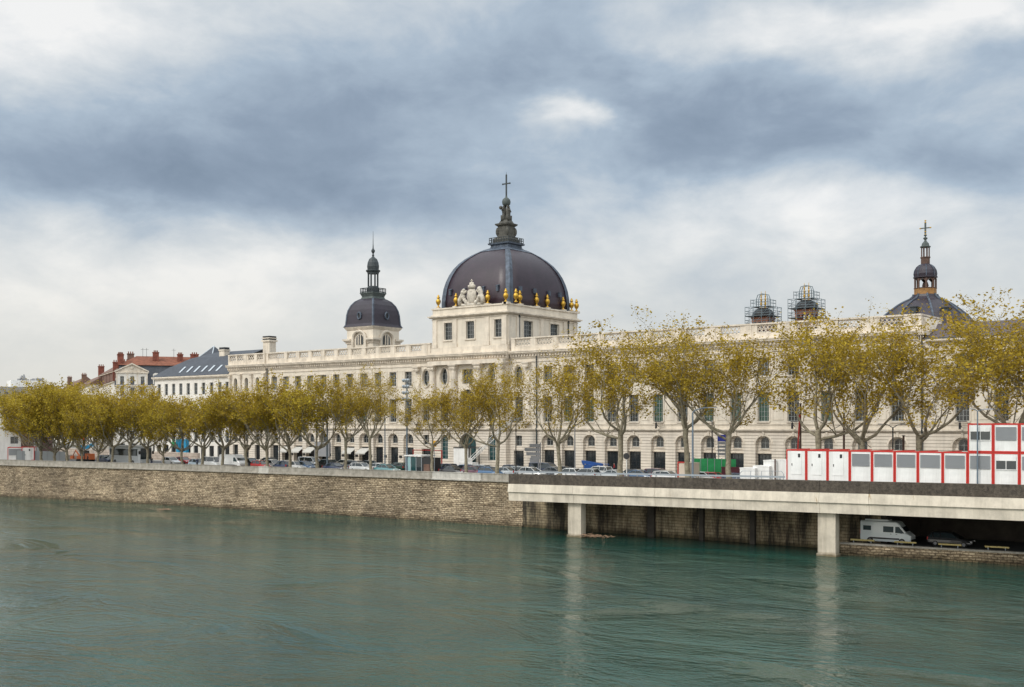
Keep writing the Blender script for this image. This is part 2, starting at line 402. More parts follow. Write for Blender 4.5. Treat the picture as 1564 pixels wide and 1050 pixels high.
# retaining wall under the deck, with blackened buttresses
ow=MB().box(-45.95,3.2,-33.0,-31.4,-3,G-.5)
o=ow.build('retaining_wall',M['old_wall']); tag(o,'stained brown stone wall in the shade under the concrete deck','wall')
for px,w in ((994,.9),(1071,.55),(1149,.6)):
    x=fx(px,-33.4)
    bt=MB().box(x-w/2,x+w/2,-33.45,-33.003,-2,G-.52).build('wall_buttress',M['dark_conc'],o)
# concrete deck cantilevered over the river
deck=thing('concrete_deck','white concrete road deck with dark parapet carried over the river edge','deck',(-32.8,-39.2,0))
SL=.0107
def dz(x,z): return z+SL*x
def run(x0,x1,prof,name,mt,nseg=1,par=None,chamf=0):
    mb=MB(); rs=[]
    for i in range(nseg+1):
        x=x0+(x1-x0)*i/nseg
        rs.append([(x+ (chamf*(8-z) if i==0 else 0),y,dz(x,z)) for y,z in prof])
    mb.loft(rs); return mb.build(name,mt,par or deck)
XL=fx(776,-40.6); XR=75
joints=[XL,fx(868,-40.6),fx(875,-40.6),fx(1251,-40.6),fx(1327,-40.6)+0,fx(1440,-40.6)+8,XR]
joints=[XL,fx(875,-40.6),fx(1000,-40.6),fx(1120,-40.6),fx(1251,-40.6),fx(1327,-40.6),22,XR]
for a,b_ in zip(joints,joints[1:]):
    a2=a+.03
    run(a2,b_,[(-40.52,6.78),(-40.52,8.0),(-40.48,8.04),(-40.1,8.04),(-40.1,6.78)],'dark_parapet',M['dark_parapet'],chamf=.0)
    run(a2,b_,[(-40.75,5.74),(-40.62,6.76),(-40.1,6.76),(-40.1,5.74)],'upper_fascia',M['beam'])
    run(a2,b_,[(-40.50,4.62),(-40.55,5.60),(-40.62,5.72),(-40.05,5.72),(-40.05,4.62)],'lower_fascia',M['beam'])
# slab and cross beams under the road
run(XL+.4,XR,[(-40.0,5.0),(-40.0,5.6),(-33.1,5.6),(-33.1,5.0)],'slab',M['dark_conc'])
MB().prism([(XL+.05,-40.05),(XL+.45,-40.05),(XL+.45,-33.2),(XL+.05,-33.2)],dz(XL,4.62),dz(XL,6.7)).build('end_beam',M['beam'],deck)
for px in (868,1249,):
    x=fx(px,-39.9); 
    pr=thing('deck_pier','','pier')if False else None
def pier(x,lab):
    p=thing('deck_pier',lab,'pier',(x+1,-39.4,0),group='concrete piers carrying the deck')
    MB().box(x,x+1.95,-39.95,-38.9,-3,dz(x,4.6)).build('shaft',M['pier'],p)
    MB().box(x-.12,x+2.07,-40.07,-38.78,-3,.28).build('footing',M['pier'],p)
pier(fx(867.5,-39.95),'smaller-looking pale pier beside the heap of driftwood')
pier(fx(1249,-39.95),'pale square pier standing beside the white campervan underpass')
# lower road with its low wall
struct(MB().prism([(1.5,-36.5),(70,-29.0),(70,-14),(3.3,-14),(3.3,-31),(1.5,-31)],-2,1.0).build('lower_road',M['asphalt']))
lw=MB(); a=Vector((.4,-37.1)); b_=Vector((60,-30.5))
lw.prism([(.4,-37.3),(62,-30.2),(62,-29.8),(.4,-36.8)],-2,1.12)
o=lw.build('low_quay_wall',M['old_wall2'] if 'old_wall2' in M else M['quay']); tag(o,'low pale stone wall at the water below the underpass road','wall')
MB().prism([(.35,-37.42),(62,-30.32),(62,-29.7),(.35,-36.7)],1.125,1.30).build('wall_cap',M['coping'],o)
# underpass back wall and dark inner end
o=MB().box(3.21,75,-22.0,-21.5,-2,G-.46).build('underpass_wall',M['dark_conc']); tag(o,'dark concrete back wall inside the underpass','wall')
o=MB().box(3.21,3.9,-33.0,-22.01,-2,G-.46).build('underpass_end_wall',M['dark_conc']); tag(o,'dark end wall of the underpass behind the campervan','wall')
for k,(p0,p1,lab) in enumerate(((1299,1334,'yellow road-edge rail nearest the square pier'),(1366,1398,'yellow road-edge rail below the front of the campervan'),(1433,1467,'yellow road-edge rail below the dark estate car'),(1504,1540,'yellow road-edge rail right of the dark estate car'))):
    y=-35.6+k*.55; x0,x1=fx(p0,y),fx(p1,y)
    t=thing('road_edge_rail',lab,'rail',((x0+x1)/2,y,1.0),group='yellow rails along the lower road')
    MB().prism([(x0,y),(x1,y+.27),(x1,y+.35),(x0,y+.08)],1.42,1.58).build('beam',M['yellow'],t)
    for x in (x0+.3,x1-.3): MB().box(x-.04,x+.04,y+.08,y+.16,1.0,1.42).build('post',M['steel'],t)
# driftwood heap and floating branch
dw=MB(); R=random.Random(3); x0,y0=fx(905,-39.3),-39.2
for i in range(46):
    a=R.uniform(0,6.28); l=R.uniform(.5,1.6); cx_=x0+R.gauss(0,1.1); cy_=y0+R.gauss(0,.35); z=R.uniform(.02,.28)
    dw.tube([(cx_-l*cos(a)*.5,cy_-l*sin(a)*.25,z),(cx_,cy_,z+R.uniform(0,.2)),(cx_+l*cos(a)*.5,cy_+l*sin(a)*.25,z+R.uniform(-.1,.25))],[.03,.05,.02],5)
o=dw.build('driftwood_heap',M['wood']); tag(o,'tangled heap of reddish driftwood caught beside the pale pier','driftwood')
x0,y0=cw(250,183); fl=MB()
for i in range(9):
    a=R.uniform(-.5,.5); l=R.uniform(.8,2.4); fl.tube([(x0-l,y0+R.uniform(-.2,.2),.02),(x0+R.uniform(-.3,.3),y0,.08),(x0+l*cos(a),y0+sin(a),.03+R.uniform(0,.2))],[.04,.07,.03],5)
fl.tube([(x0,y0,0),(x0+.1,y0,.7)],[.05,.02],5)
o=fl.build('floating_branch',M['wood']); tag(o,'dark branch floating on the water below the curving wall','branch')
# rails on the deck parapet
gr=thing('deck_guard_rail','pale steel guard rail along the top of the dark deck parapet','guard rail',(fx(1000,-39.7),-39.7,G))
xa,xb=XL+.3,fx(1199,-39.7)
mb=MB(); mb.loft([[(x,-39.75,dz(x,8.20)),(x,-39.68,dz(x,8.20)),(x,-39.68,dz(x,8.40)),(x,-39.75,dz(x,8.40))] for x in (xa,xb)]); mb.build('beam',M['steel'],gr)
k=0
x=xa+.3
while x<xb:
    MB().box(x-.05,x+.05,-39.66,-39.58,G,dz(x,8.38)).build('post',M['steel'],gr); x+=2.6; k+=1
tr=thing('tubular_railing','pale tubular handrail in front of the white site boxes','railing',(fx(1160,-39.2),-39.2,G))
x0,x1=fx(1130,-39.2),fx(1197,-39.2); zt=8.75
pts=[(x0,-39.2,G),(x0,-39.2,zt-.3),(x0+.3,-39.2,zt),(x1-.3,-39.2,zt+.1),(x1,-39.2,zt-.2),(x1,-39.2,G)]
MB().tube(pts,.035,6).build('handrail',M['steel'],tr)
for i in range(1,4):
    x=x0+(x1-x0)*i/4; MB().bar((x,-39.2,G),(x,-39.2,zt+.02),.03,6).build('post',M['steel'],tr)
# ------------------------------------------------------------------ walls with openings
def arch_pts(s0,s1,zs,n=10):
    """semi-circle (or lower) from (s1,zs) over to (s0,zs)"""
    c=(s0+s1)/2; r=(s1-s0)/2
    return [(c+r*cos(pi*i/n), zs+r*sin(pi*i/n)) for i in range(n+1)]
def wall(mb, mp, s0, s1, z0, z1, holes, depth=.35):
    """mp(s,d,z)->xyz; holes: (a,b,c,d[,kind[,depth]]) kind 'r' or 'a' (round head within c..d)"""
    S=sorted(set([round(s0,4),round(s1,4)]+[round(h[0],4) for h in holes]+[round(h[1],4) for h in holes]))
    Z=sorted(set([round(z0,4),round(z1,4)]+[round(h[2],4) for h in holes]+[round(h[3],4) for h in holes]))
    def inside(s,z):
        return any(h[0]<s<h[1] and h[2]<z<h[3] for h in holes)
    for a,b in zip(S,S[1:]):
        zz=[]; 
        for c,d in zip(Z,Z[1:]):
            if inside((a+b)/2,(c+d)/2): continue
            if zz and abs(zz[-1][1]-c)<1e-6: zz[-1][1]=d
            else: zz.append([c,d])
        for c,d in zz: mb.add([mp(a,0,c),mp(b,0,c),mp(b,0,d),mp(a,0,d)],[(0,1,2,3)])
    for h in holes:
        a,b,c,d=h[:4]; kind=h[4] if len(h)>4 else 'r'; dp=h[5] if len(h)>5 else depth
        if kind=='a':
            r=(b-a)/2; ap=arch_pts(a,b,d-r); n=len(ap)-1; half=n//2
            mb.add([mp(b,0,d)]+[mp(p[0],0,p[1]) for p in ap[:half+1]],[tuple([0]+list(range(half+1,0,-1)))])
            mb.add([mp(a,0,d)]+[mp(p[0],0,p[1]) for p in ap[half:]],[tuple([0]+list(range(half+1,0,-1)))])
            out=[(a,c),(b,c)]+ap
        elif kind=='o':
            cc=(a+b)/2; zc=(c+d)/2; n=16
            ap=[(cc+(b-a)/2*cos(2*pi*i/n),zc+(d-c)/2*sin(2*pi*i/n)) for i in range(n)]
            for q,corner in enumerate(((b,d),(a,d),(a,c),(b,c))):
                seg=[ap[(q*4+i)%n] for i in range(5)]
                mb.add([mp(corner[0],0,corner[1])]+[mp(p[0],0,p[1]) for p in seg],[tuple([0]+list(range(5,0,-1)))])
            out=ap
        else: out=[(a,c),(b,c),(b,d),(a,d)]
        m=len(out)
        mb.add([mp(p[0],0,p[1]) for p in out]+[mp(p[0],dp,p[1]) for p in out],[(i,i+m,(i+1)%m+m,(i+1)%m) for i in range(m)])
def front(Y): return lambda s,d,z:(s,Y+d,z)
def side(X): return lambda s,d,z:(X-d,s,z)      # faces +X; s runs along Y

WPROTO={}
def window(parent, x, y, z, w, h, nx=2, nz=4, glass='glass', arch=False, rz=0, name='window', fr='win_frame', th=.06, label=None, depth=.0):
    """a glazed window hung at (x,y,z) = centre of its sill; faces -Y when rz=0"""
    key=(round(w,2),round(h,2),nx,nz,glass,arch,name,fr,th)
    loc=Vector((x,y,z))-rootloc(parent)
    if key in WPROTO:
        return dup(WPROTO[key],loc,rz,parent,label=label)
    f=MB(); t=th
    if arch=='o':
        n=16; o=[(w/2*cos(2*pi*i/n),h/2+h/2*sin(2*pi*i/n)) for i in range(n)]
    elif arch: o=[(-w/2,0),(w/2,0)]+arch_pts(-w/2,w/2,h-w/2)
    else: o=[(-w/2,0),(w/2,0),(w/2,h),(-w/2,h)]
    c=(0,h/2); inn=[(p[0]*(1-2*t/w*1.2), c[1]+(p[1]-c[1])*(1-2*t/h*1.2)) for p in o]; m=len(o)
    f.add([(p[0],0,p[1]) for p in o]+[(p[0],0,p[1]) for p in inn],[(i,(i+1)%m,(i+1)%m+m,i+m) for i in range(m)])
    f.add([(p[0],0,p[1]) for p in inn]+[(p[0],.08,p[1]) for p in inn],[(i,(i+1)%m,(i+1)%m+m,i+m) for i in range(m)])
    for i in range(1,nx):
        s=-w/2+w*i/nx; q=t*.5 if (nx%2==0 and i==nx//2) else t*.33
        f.box(s-q,s+q,.005,.05,t,h-t*(1.5 if not arch else 2.2))
    for j in range(1,nz):
        zz=h*j/nz; q=t*.33
        if arch and zz>h-w/2+.05: hw=math.sqrt(max(.01,(w/2)**2-(zz-(h-w/2))**2))-t if arch!='o' else w/2*math.sqrt(max(.01,1-((zz-h/2)/(h/2))**2))-t
        elif arch=='o': hw=w/2*math.sqrt(max(.01,1-((zz-h/2)/(h/2))**2))-t
        else: hw=w/2-t
        f.box(-hw,hw,.01,.045,zz-q,zz+q)
    o_=f.build(name,M[fr],None); o_.parent=parent; o_.location=loc; o_.rotation_euler=(0,0,rz)
    g=MB().add([(p[0],.05,p[1]) for p in inn],[tuple(range(m))]).build('pane',M[glass]); g.parent=o_
    WPROTO[key]=o_
    if label:o_['label']=label
    return o_

# ------------------------------------------------------------------ the long riverside building
B=thing('riverside_palace','very long cream stone palace with a great dark dome over its centre','palace',(-75,8,G))
RB=[-65.9,-61.7,-57.4,-53.1,-48.8,-44.3,-39.9,-35.4,-30.8,-26.3,-21.6,-16.5,-11.5,-6.4]
LB=[-136.8,-133.1,-129.4,-125.7,-121.8,-118.0,-114.2,-110.3,-106.4,-102.4,-98.4]
PB=[fx(361.6,0),fx(378,0),fx(395,0)]                     # left end pavilion
CBo=[-93.9,-72.2]                                        # oval bays beside the projection
CBi=[-88.6,-77.5]                                        # inside the projection
XA,XP0,XP1,XC0,XC1,XB=-151.3,-151.3,-139.2,-91.9,-74.3,-3.4
ZS=12.95; ZC=25.6
arcs=[(x-1.3,x+1.3,G,12.25,'a',.55) for x in RB+LB]
def inner_bay(mbb,x,Y,door=True):
    """the back of an arched recess: door below, round-headed window above"""
    hs=[(x-1.18,x+1.18,G,9.55,'r',.25),(x-.68,x+.68,10.35,12.02,'a',.25)]
    wall(mbb,front(Y+.55),x-1.3,x+1.3,G,12.3,hs)
base=MB(); up=MB()
# main facade, left part and right part
def facade(xa,xb,Y,bays,base_holes,up_holes):
    wall(base,front(Y),xa,xb,G,ZS,base_holes,.55)
    wall(up,front(Y),xa,xb,ZS,ZC,up_holes,.4)
def uph(bays): return [(x-.9,x+.9,14.4,18.7) for x in bays]+[(x-.9,x+.9,21.15,23.85) for x in bays]
facade(XP1,XC0,0,LB,[a for a in arcs if XP1<a[0]<-97]+[(-95.0,-92.8,G,9.4,'r',.5),(-94.6,-93.2,10.2,12.0,'r',.4)],
       uph(LB)+[(-94.8,-93.0,14.4,18.7),(-94.75,-93.05,21.0,24.0,'o')])
facade(XC1,XB,0,RB,[a for a in arcs if a[0]>-70]+[(-73.3,-71.1,G,9.4,'r',.5),(-72.9,-71.5,10.2,12.0,'r',.4)],
       uph(RB)+[(-73.1,-71.3,14.4,18.7),(-73.05,-71.35,21.0,24.0,'o')])
for x in RB+LB: inner_bay(base,x,0)
# left pavilion, slightly proud
YP=-.35
ph=[(x-.55,x+.55,20.9,23.9,'a') for x in PB]+[(x-.8,x+.8,14.4,18.7) for x in PB]
wall(base,front(YP),XP0,XP1,G,ZS,[(x-.85,x+.85,G+.2,9.6,'r',.5) for x in PB]+[(x-.6,x+.6,10.3,12,'a',.4) for x in PB],.5)
wall(up,front(YP),XP0,XP1,ZS,ZC,ph,.6)
wall(base,side(XP1),YP,0,G,ZS,[]); wall(up,side(XP1),YP,0,ZS,ZC,[])
# centre projection
YC=-.9
ch=[(x-.9,x+.9,14.4,19.2) for x in CBi]+[(x-.85,x+.85,21.0,24.2,'o') for x in CBi]+[(-84.9,-81.3,14.2,20.2,'a',.7),(-84.3,-81.9,21.2,23.8)]
wall(base,front(YC),XC0,XC1,G,ZS,[(x-.85,x+.85,G+1.3,12.1,'a',.45) for x in CBi]+[(-85.1,-81.1,G,12.4,'a',.9)],.5)
wall(up,front(YC),XC0,XC1,ZS,ZC,ch,.5)
wall(base,side(XC1),YC,0,G,ZS,[]); wall(up,side(XC1),YC,0,ZS,ZC,[])
wall(base,lambda s,d,z:(XC0+d,-s,z),0,-YC,G,ZS,[]); wall(up,lambda s,d,z:(XC0+d,-s,z),0,-YC,ZS,ZC,[])
# right wing beyond the balustrade
RW=[2.2,7.1,12.2,17.2,22.2,27.2]
wall(base,front(0),XB,34,G,ZS,[(x-1.3,x+1.3,G,12.25,'a',.55) for x in RW],.55)
for x in RW: inner_bay(base,x,0)
wall(up,front(0),XB+2.6,34,ZS,ZC-.6,[(x-.9,x+.9,14.4,18.6) for x in RW]+[(x-.9,x+.9,20.9,23.4) for x in RW],.4)
rz_=MB(); wall(rz_,front(0),XB,XB+2.6,ZS,ZC-.6,[],.4)
rz_.build('rusticated_strip',M['rust'],B)
# shell behind (sides and back) so the block is solid
for mbb,z0,z1 in ((base,G,ZS),(up,ZS,27.2)):
    mbb.add([(XA,YP,z0),(XA,20,z0),(XA,20,z1),(XA,YP,z1)],[(0,3,2,1)])
    mbb.add([(34,0,z0),(34,20,z0),(34,20,z1),(34,0,z1)],[(0,1,2,3)])
    mbb.add([(XA,20,z0),(34,20,z0),(34,20,z1),(XA,20,z1)],[(0,3,2,1)])
MB().add([(XA,.1,27.2),(XB,.1,27.2),(XB,.9,27.25),(XA,.9,27.25),(XB,9,28.6),(XA,9,28.6)],[(0,1,2,3),(3,2,4,5)]).build('low_roof',M['lead_dark'],B)
for s in (.9,): up.add([(XA,s,G),(34,s,G),(34,s,25),(XA,s,25)],[(0,1,2,3)])
base.build('ground_storey',M['rust'],B); up.build('upper_wall',M['stone'],B)
# backing darkness for glass is the wall sheet at y=.9; windows:
R=random.Random(5)
def gl(): return R.choice(['glass','glass','glass_grey','glass_green'])
for i,x in enumerate(RB+RW):
    g='glass_green' if i in (1,2,5,7,8,9,11) else 'glass'
    window(B,x,.36,14.4,1.8,4.3,4,6,g); window(B,x,.36,21.15 if x<0 else 20.9,1.8,2.7 if x<0 else 2.5,4,4,'glass' if i not in(14,) else 'glass_teal')
    window(B,x,.76,10.35,1.36,1.67,2,2,'glass',arch=True,name='mezzanine_window')
    window(B,x,.76,G,2.36,3.25,4,4,'glass',name='shop_window',fr='black')
for i,x in enumerate(LB):
    window(B,x,.36,14.4,1.8,4.3,4,6,gl()); window(B,x,.36,21.15,1.8,2.7,4,4,R.choice(['glass','glass','glass_grey']))
    window(B,x,.76,10.35,1.36,1.67,2,2,'glass',arch=True,name='mezzanine_window')
    window(B,x,.76,G,2.36,3.25,3,3,'glass',name='shop_window',fr='black')
for x in PB:
    window(B,x,YP+.55,20.9,1.1,3,2,3,'glass',arch=True); window(B,x,YP+.55,14.4,1.6,4.3,4,6,'glass')
    window(B,x,YP+.45,G+.2,1.7,3.1,2,3,'glass',name='shop_window',fr='black'); window(B,x,YP+.35,10.3,1.2,1.7,2,2,'glass',arch=True,name='mezzanine_window')
for x in CBo:
    window(B,x,.36,14.4,1.8,4.3,4,6,'glass'); window(B,x,.36,21,1.7,3,2,3,'glass',arch='o',name='oval_window')
    window(B,x,.45,G,2.2,3.1,3,3,'glass',name='shop_window',fr='black'); window(B,x,.36,10.2,1.4,1.8,2,2,'glass',name='mezzanine_window')
for x in CBi:
    window(B,x,YC+.46,14.4,1.8,4.8,4,7,'glass'); window(B,x,YC+.46,21,1.7,3.2,2,3,'glass',arch='o',name='oval_window')
    window(B,x,YC+.42,G+1.3,1.7,4.5,2,6,'glass_teal',arch=True,name='tall_window')
window(B,-83.1,YC+.65,14.2,3.6,6,4,6,'glass',arch=True,name='great_window'); window(B,-83.1,YC+.46,21.2,2.4,2.6,4,3,'glass')
window(B,-83.1,YC+.85,G,4,6.1,4,5,'glass_teal',arch=True,name='gateway',fr='black',th=.12)
# trim: string course, sills, frames, keystones, cornice with dentils
tm=MB()
def hband(x0,x1,Y,d,z0,z1,mb=None): (mb or tm).box(x0,x1,Y-d,Y+.05,z0,z1)
sg=((XP0,XP1,YP),(XP1+.001,XC0-.001,0),(XC0,XC1,YC),(XC1+.001,34,0))
for x0,x1,Y in sg:
    hband(x0,x1,Y,.22,12.92,13.05); hband(x0,x1,Y,.34,13.052,13.28); hband(x0,x1,Y,.10,13.9,14.05)
tm.build('string_course',M['trim'],B)
tm=MB()
for x in RB+LB+RW:
    zt=21.15 if x<0 else 20.9
    for z0,z1 in ((14.4,18.7),(zt,zt+2.7 if x<0 else zt+2.5)):
        tm.box(x-1.15,x-.9,-.07,.02,z0,z1); tm.box(x+.9,x+1.15,-.07,.02,z0,z1)
        tm.box(x-1.2,x+1.2,-.09,.02,z1,z1+.28); tm.box(x-1.05,x+1.05,-.16,.1,z0-.22,z0)
    # keystone and archivolt of the arch below
    n=10
    for i in range(n):
        a0,a1=pi*i/n,pi*(i+1)/n; r0,r1=1.3,1.52; c=(x,10.95)
        tm.prism([(0,0)]*3,0,0) if False else None
        v=[(c[0]+r*cos(a),-.05 if r else 0,c[1]+r*sin(a)) for r,a in ((r0,a0),(r1,a0),(r1,a1),(r0,a1))]
        tm.add(v+[(p[0],.02,p[2]) for p in v],[(0,1,2,3)[::-1],(1,5,6,2)[::-1]])
    tm.prism([(x-.16,-.14),(x+.16,-.14),(x+.16,.02),(x-.16,.02)],12.2,12.9)
    tm.box(x-1.3,x+1.3,.40,.56,9.62,9.80); tm.box(x-.75,x+.75,.44,.56,10.2,10.33)
tm.build('window_surrounds',M['trim'],B)
# sunk panels drawn by thin mouldings between the windows
allb=sorted(RB+LB+RW)
for a,b_ in zip(allb,allb[1:]):
    if not 3<b_-a<6 or (a<XB<b_): continue
    x0,x1=a+1.5,b_-1.5
    if x1-x0<.5: continue
    for z0,z1 in ((14.6,18.9),(21.0,24.0)):
        pm=MB()
        v=[(x,y,z) for e in (0,.07) for y in (.01,-.05) for x,z in ((x0+e,z0+e),(x1-e,z0+e),(x1-e,z1-e),(x0+e,z1-e))]
        f=[]
        for i in range(4):
            j=(i+1)%4; f+=[(4+i,4+j,12+j,12+i),(i,j,4+j,4+i),(12+i,12+j,8+j,8+i)]
        pm.add(v,f); pm.build('wall_panel',M['trim'],B)
co=MB()
for x0,x1,Y in ((XP0-.2,XP1,YP),(XP1+.001,XC0-.4,0),(XC0-.4,XC1+.4,YC),(XC1+.401,XB+.0,0)):
    for d,z0,z1 in ((.12,24.7,24.9),(.18,25.4,25.62),(.62,26.05,26.25),(.85,26.252,26.5),(.95,26.502,26.66)):
        co.box(x0,x1,Y-d,Y+.3,z0,z1)
    co.box(x0,x1,Y-.3,Y+.3,25.622,26.048)
    x=x0+.2
    while x<x1-.3:
        co.box(x,x+.3,Y-.5,Y-.301,25.70,26.045); x+=.6
co.build('cornice',M['trim'],B)
# returns at the end pavilion
MB().box(XB,XB+.9,-.9,9,26.05,26.66).build('cornice_return',M['trim'],B)
# balustrades: pierced panels between piers
def ring_panel(w,h=1.25):
    mb=MB(); mb.box(-w/2,w/2,-.1,.1,0,.14); mb.box(-w/2,w/2,-.1,.1,h-.14,h)
    n=max(2,int(round(w/.62))); r=w/n/2
    for j in range(2):
        zc=.14+(h-.28)*(.25+.5*j); rz2=(h-.28)*.27
        for i in range(n+(1 if j else 0)):
            xc=-w/2+r*(2*i+(0 if j else 1))
            m=8; v=[]
            for k in range(m):
                a=2*pi*k/m+.39
                for q in (1.0,.66): v.append((min(w/2,max(-w/2,xc+r*1.05*q*cos(a))),zc+rz2*1.05*q*sin(a)))
            vs=[(p[0],-.06+(.002*j),p[1]) for p in v]+[(p[0],.06-(.002*j),p[1]) for p in v]; f=[]
            for k in range(m):
                a,b_,c,d=2*k,2*k+1,2*((k+1)%m)+1,2*((k+1)%m)
                f+=[(a,b_,c,d),(a+16,d+16,c+16,b_+16),(b_,b_+16,c+16,c),(a,d,d+16,a+16)]
            mb.add(vs,f)
    return mb
PAN={}
def pierced(parent,x,y,z,w,rz=0):
    k=round(w,1)
    if k not in PAN:
        o=ring_panel(k).build('balustrade_panel',M['trim']); PAN[k]=o; o.parent=parent; o.location=Vector((x,y,z))-rootloc(parent); o.rotation_euler=(0,0,rz); return
    dup(PAN[k],Vector((x,y,z))-rootloc(parent),rz,parent)
bp=MB()
def parapet(x0,x1,Y,spots,w):
    """spots = pierced panel centres"""
    bp.box(x0,x1,Y-.22,Y+.22,26.662,27.45); bp.box(x0,x1,Y-.3,Y+.3,28.75,28.98)
    edges=[x0]+[e for s in spots for e in (s-w/2,s+w/2)]+[x1]
    for a,b_ in zip(edges[::2],edges[1::2]):
        if b_-a>.02: bp.box(a,b_,Y-.18,Y+.18,27.452,28.748)
        if b_-a>.5: 
            c=(a+b_)/2; q=min(.45,(b_-a)/2-.05); bp.box(c-q,c+q,Y-.26,Y+.26,26.7,28.745)
    for s in spots: pierced(B,s,Y,27.475,w)
Ll=[(a+b_)/2 for a,b_ in zip(LB,LB[1:])]
parapet(XP0-.1,XP1,YP,[(a+b_)/2 for a,b_ in zip([XP0+.8]+PB,PB+[XP1-.3])][:4],2.0)
parapet(XP1+.001,XC0-.8,0,[-137.2]+[x+.1 for x in Ll]+[-96.3],2.6)
rs=[fx(p,0) for p in (800,836,873,912,953,996,1042,1090,1140,1188,1222,1264,1357)]
rs=[-71.2,-66.6,-62,-57.4,-52.8,-48.2,-43.6,-37.6,-31.6,-25.6,-19.4,-13.2]+[-7.2]
parapet(XC1+.6,XB+.25,0,rs,3.2)
bp.build('parapet',M['trim'],B)
rp=MB(); rp.box(XB-.2,XB+.24,.25,9,26.662,27.45); rp.box(XB-.3,XB+.3,.3,9,28.75,28.98); rp.box(XB-.2,XB+.2,.25,1.0,27.452,28.748); rp.box(XB-.2,XB+.2,4.6,6,27.452,28.748); rp.box(XB-.2,XB+.2,8.2,9,27.452,28.748)
rp.prism([(XB+.2,1),(XB+1.0,1),(XB+1.0,8),(XB+.2,8)],[26.0,26.66,26.66,26.0],[28.7,27.0,27.0,28.7])
rp.build('parapet_return',M['trim'],B)
pierced(B,XB+.0,2.8,27.475,3.2,pi/2); pierced(B,XB,7.1,27.475,2.0,pi/2)
# right wing eave and roof
ev=MB(); ev.box(XB+.95,34,-.5,.3,24.99,25.15); ev.box(XB+.95,34,-.75,.3,25.152,25.42); ev.build('eave',M['trim'],B)
MB().prism([(XB+.95,-.78),(34.3,-.78),(34.3,-.6),(XB+.95,-.6)],25.43,25.58).build('gutter',M['lead_green'],B)
MB().loft([[(XB+.35,-.6,25.45),(XB+.35,6,28.0),(XB+.35,14,25.45)],[(34.2,-.6,25.45),(34.2,6,28.0),(34.2,14,25.45)]]).build('wing_roof',M['slate_brown'],B)
# columns, pilasters of the centre and the left pavilion
def column(x,y,z0,z1,r,flat=False):
    mb=MB()
    if flat: mb.box(x-r,x+r,y-.18,y+.02,z0+.5,z1-.9)
    else: mb.lathe(x,y-r*.5,[(r*1.02,z0+.5),(r,z0+3),(r*.86,z1-.9)],14)
    mb.box(x-r*1.35,x+r*1.35,y-r*1.9,y+.02,z0,z0+.3); mb.box(x-r*1.2,x+r*1.2,y-r*1.75,y+.02,z0+.3,z0+.5)
    mb.sq(x,y-r*.5,[(r*.95,z1-.9),(r*1.15,z1-.6),(r*1.05,z1-.45),(r*1.4,z1-.12),(r*1.4,z1)])
    return mb.build('column' if not flat else 'pilaster',M['trim'],B)
for x in (-91.2,-86.0,-80.2,-75.0): column(x,YC,14.05,24.65,.62)
for x in (-95.9,-70.2): column(x,0,14.05,24.65,.5,True)
for x in (fx(352.5,0)+.4,(PB[0]+PB[1])/2,(PB[1]+PB[2])/2,XP1-.5): column(x,YP,19.6,24.65,.32)
eb=MB(); eb.box(XP0,XP1,YP-.3,YP+.02,19.2,19.5)
eb.build('pavilion_ledge',M['trim'],B)
fh=MB(); fh.box(XC0-.05,XC1+.05,YC-1.0,YC-.001,24.68,25.38); fh.build('architrave',M['trim'],B)
# oval surrounds
for x,Y in [(x,YC) for x in CBi]+[(x,0) for x in CBo]:
    MB().tube([(x+1.02*cos(2*pi*i/20),Y-.06,22.55+1.78*sin(2*pi*i/20)) for i in range(21)],.16,6).build('oval_surround',M['trim'],B)
# rainwater pipes
for px in (408,819,1408): 
    x=fx(px,-.3); MB().tube([(x,-.28,26),(x,-.22,13.4),(x,-.42,13.2),(x,-.22,12.8),(x,-.2,G)],.11,6).build('rain_pipe',M['lead_dark'],B)
# wall lamps on brackets
for px in (1002,1210,1466):
    x=fx(px,-.9); MB().tube([(x,0,13.6),(x,-.5,13.8),(x,-.9,14.3)],.05,5).box(x-.18,x+.9,-1.1,-.8,14.3,14.42).tube([(x,-.9,13.3),(x,-.9,14.2)],.16,6).build('wall_lamp',M['black'],B)
# awnings and small dark name plates on the left part
for x in LB[1:4]+LB[6:8]:
    MB().prism([(x-1.3,-1.0),(x+1.3,-1.0),(x+1.3,.5),(x-1.3,.5)],[8.35,8.35,9.25,9.25],[8.41,8.41,9.33,9.33]).box(x-1.3,x+1.3,-1.02,-.98,8.15,8.38).build('awning',M['awning'],B)
for a,b_ in zip(LB[1:],LB[2:]): 
    x=(a+b_)/2; MB().box(x-.35,x+.35,-.1,-.003,7.6,8.05).build('name_plate',M['black'],B)
# grey boarded shopfront
x=LB[4]; MB().box(x-2.1,x+2.1,-.5,-.02,G+1.2,10.4).build('boarded_shopfront',M['signgrey'],B)
# chimney near the left pavilion
c=MB(); x=fx(411,3); c.box(x-1.05,x+1.05,2.2,4.0,26,31.6); c.box(x-1.3,x+1.3,1.95,4.25,31.6,31.95); c.box(x-1.2,x+1.2,2.05,4.15,32.25,32.45)
ch_=c.build('chimney',M['trim'],B); MB().box(x-1.1,x+1.1,2.15,4.05,31.951,32.249).box(x-1.1,x+1.1,2.15,4.05,32.451,32.8).build('chimney_pots',M['black'],ch_)

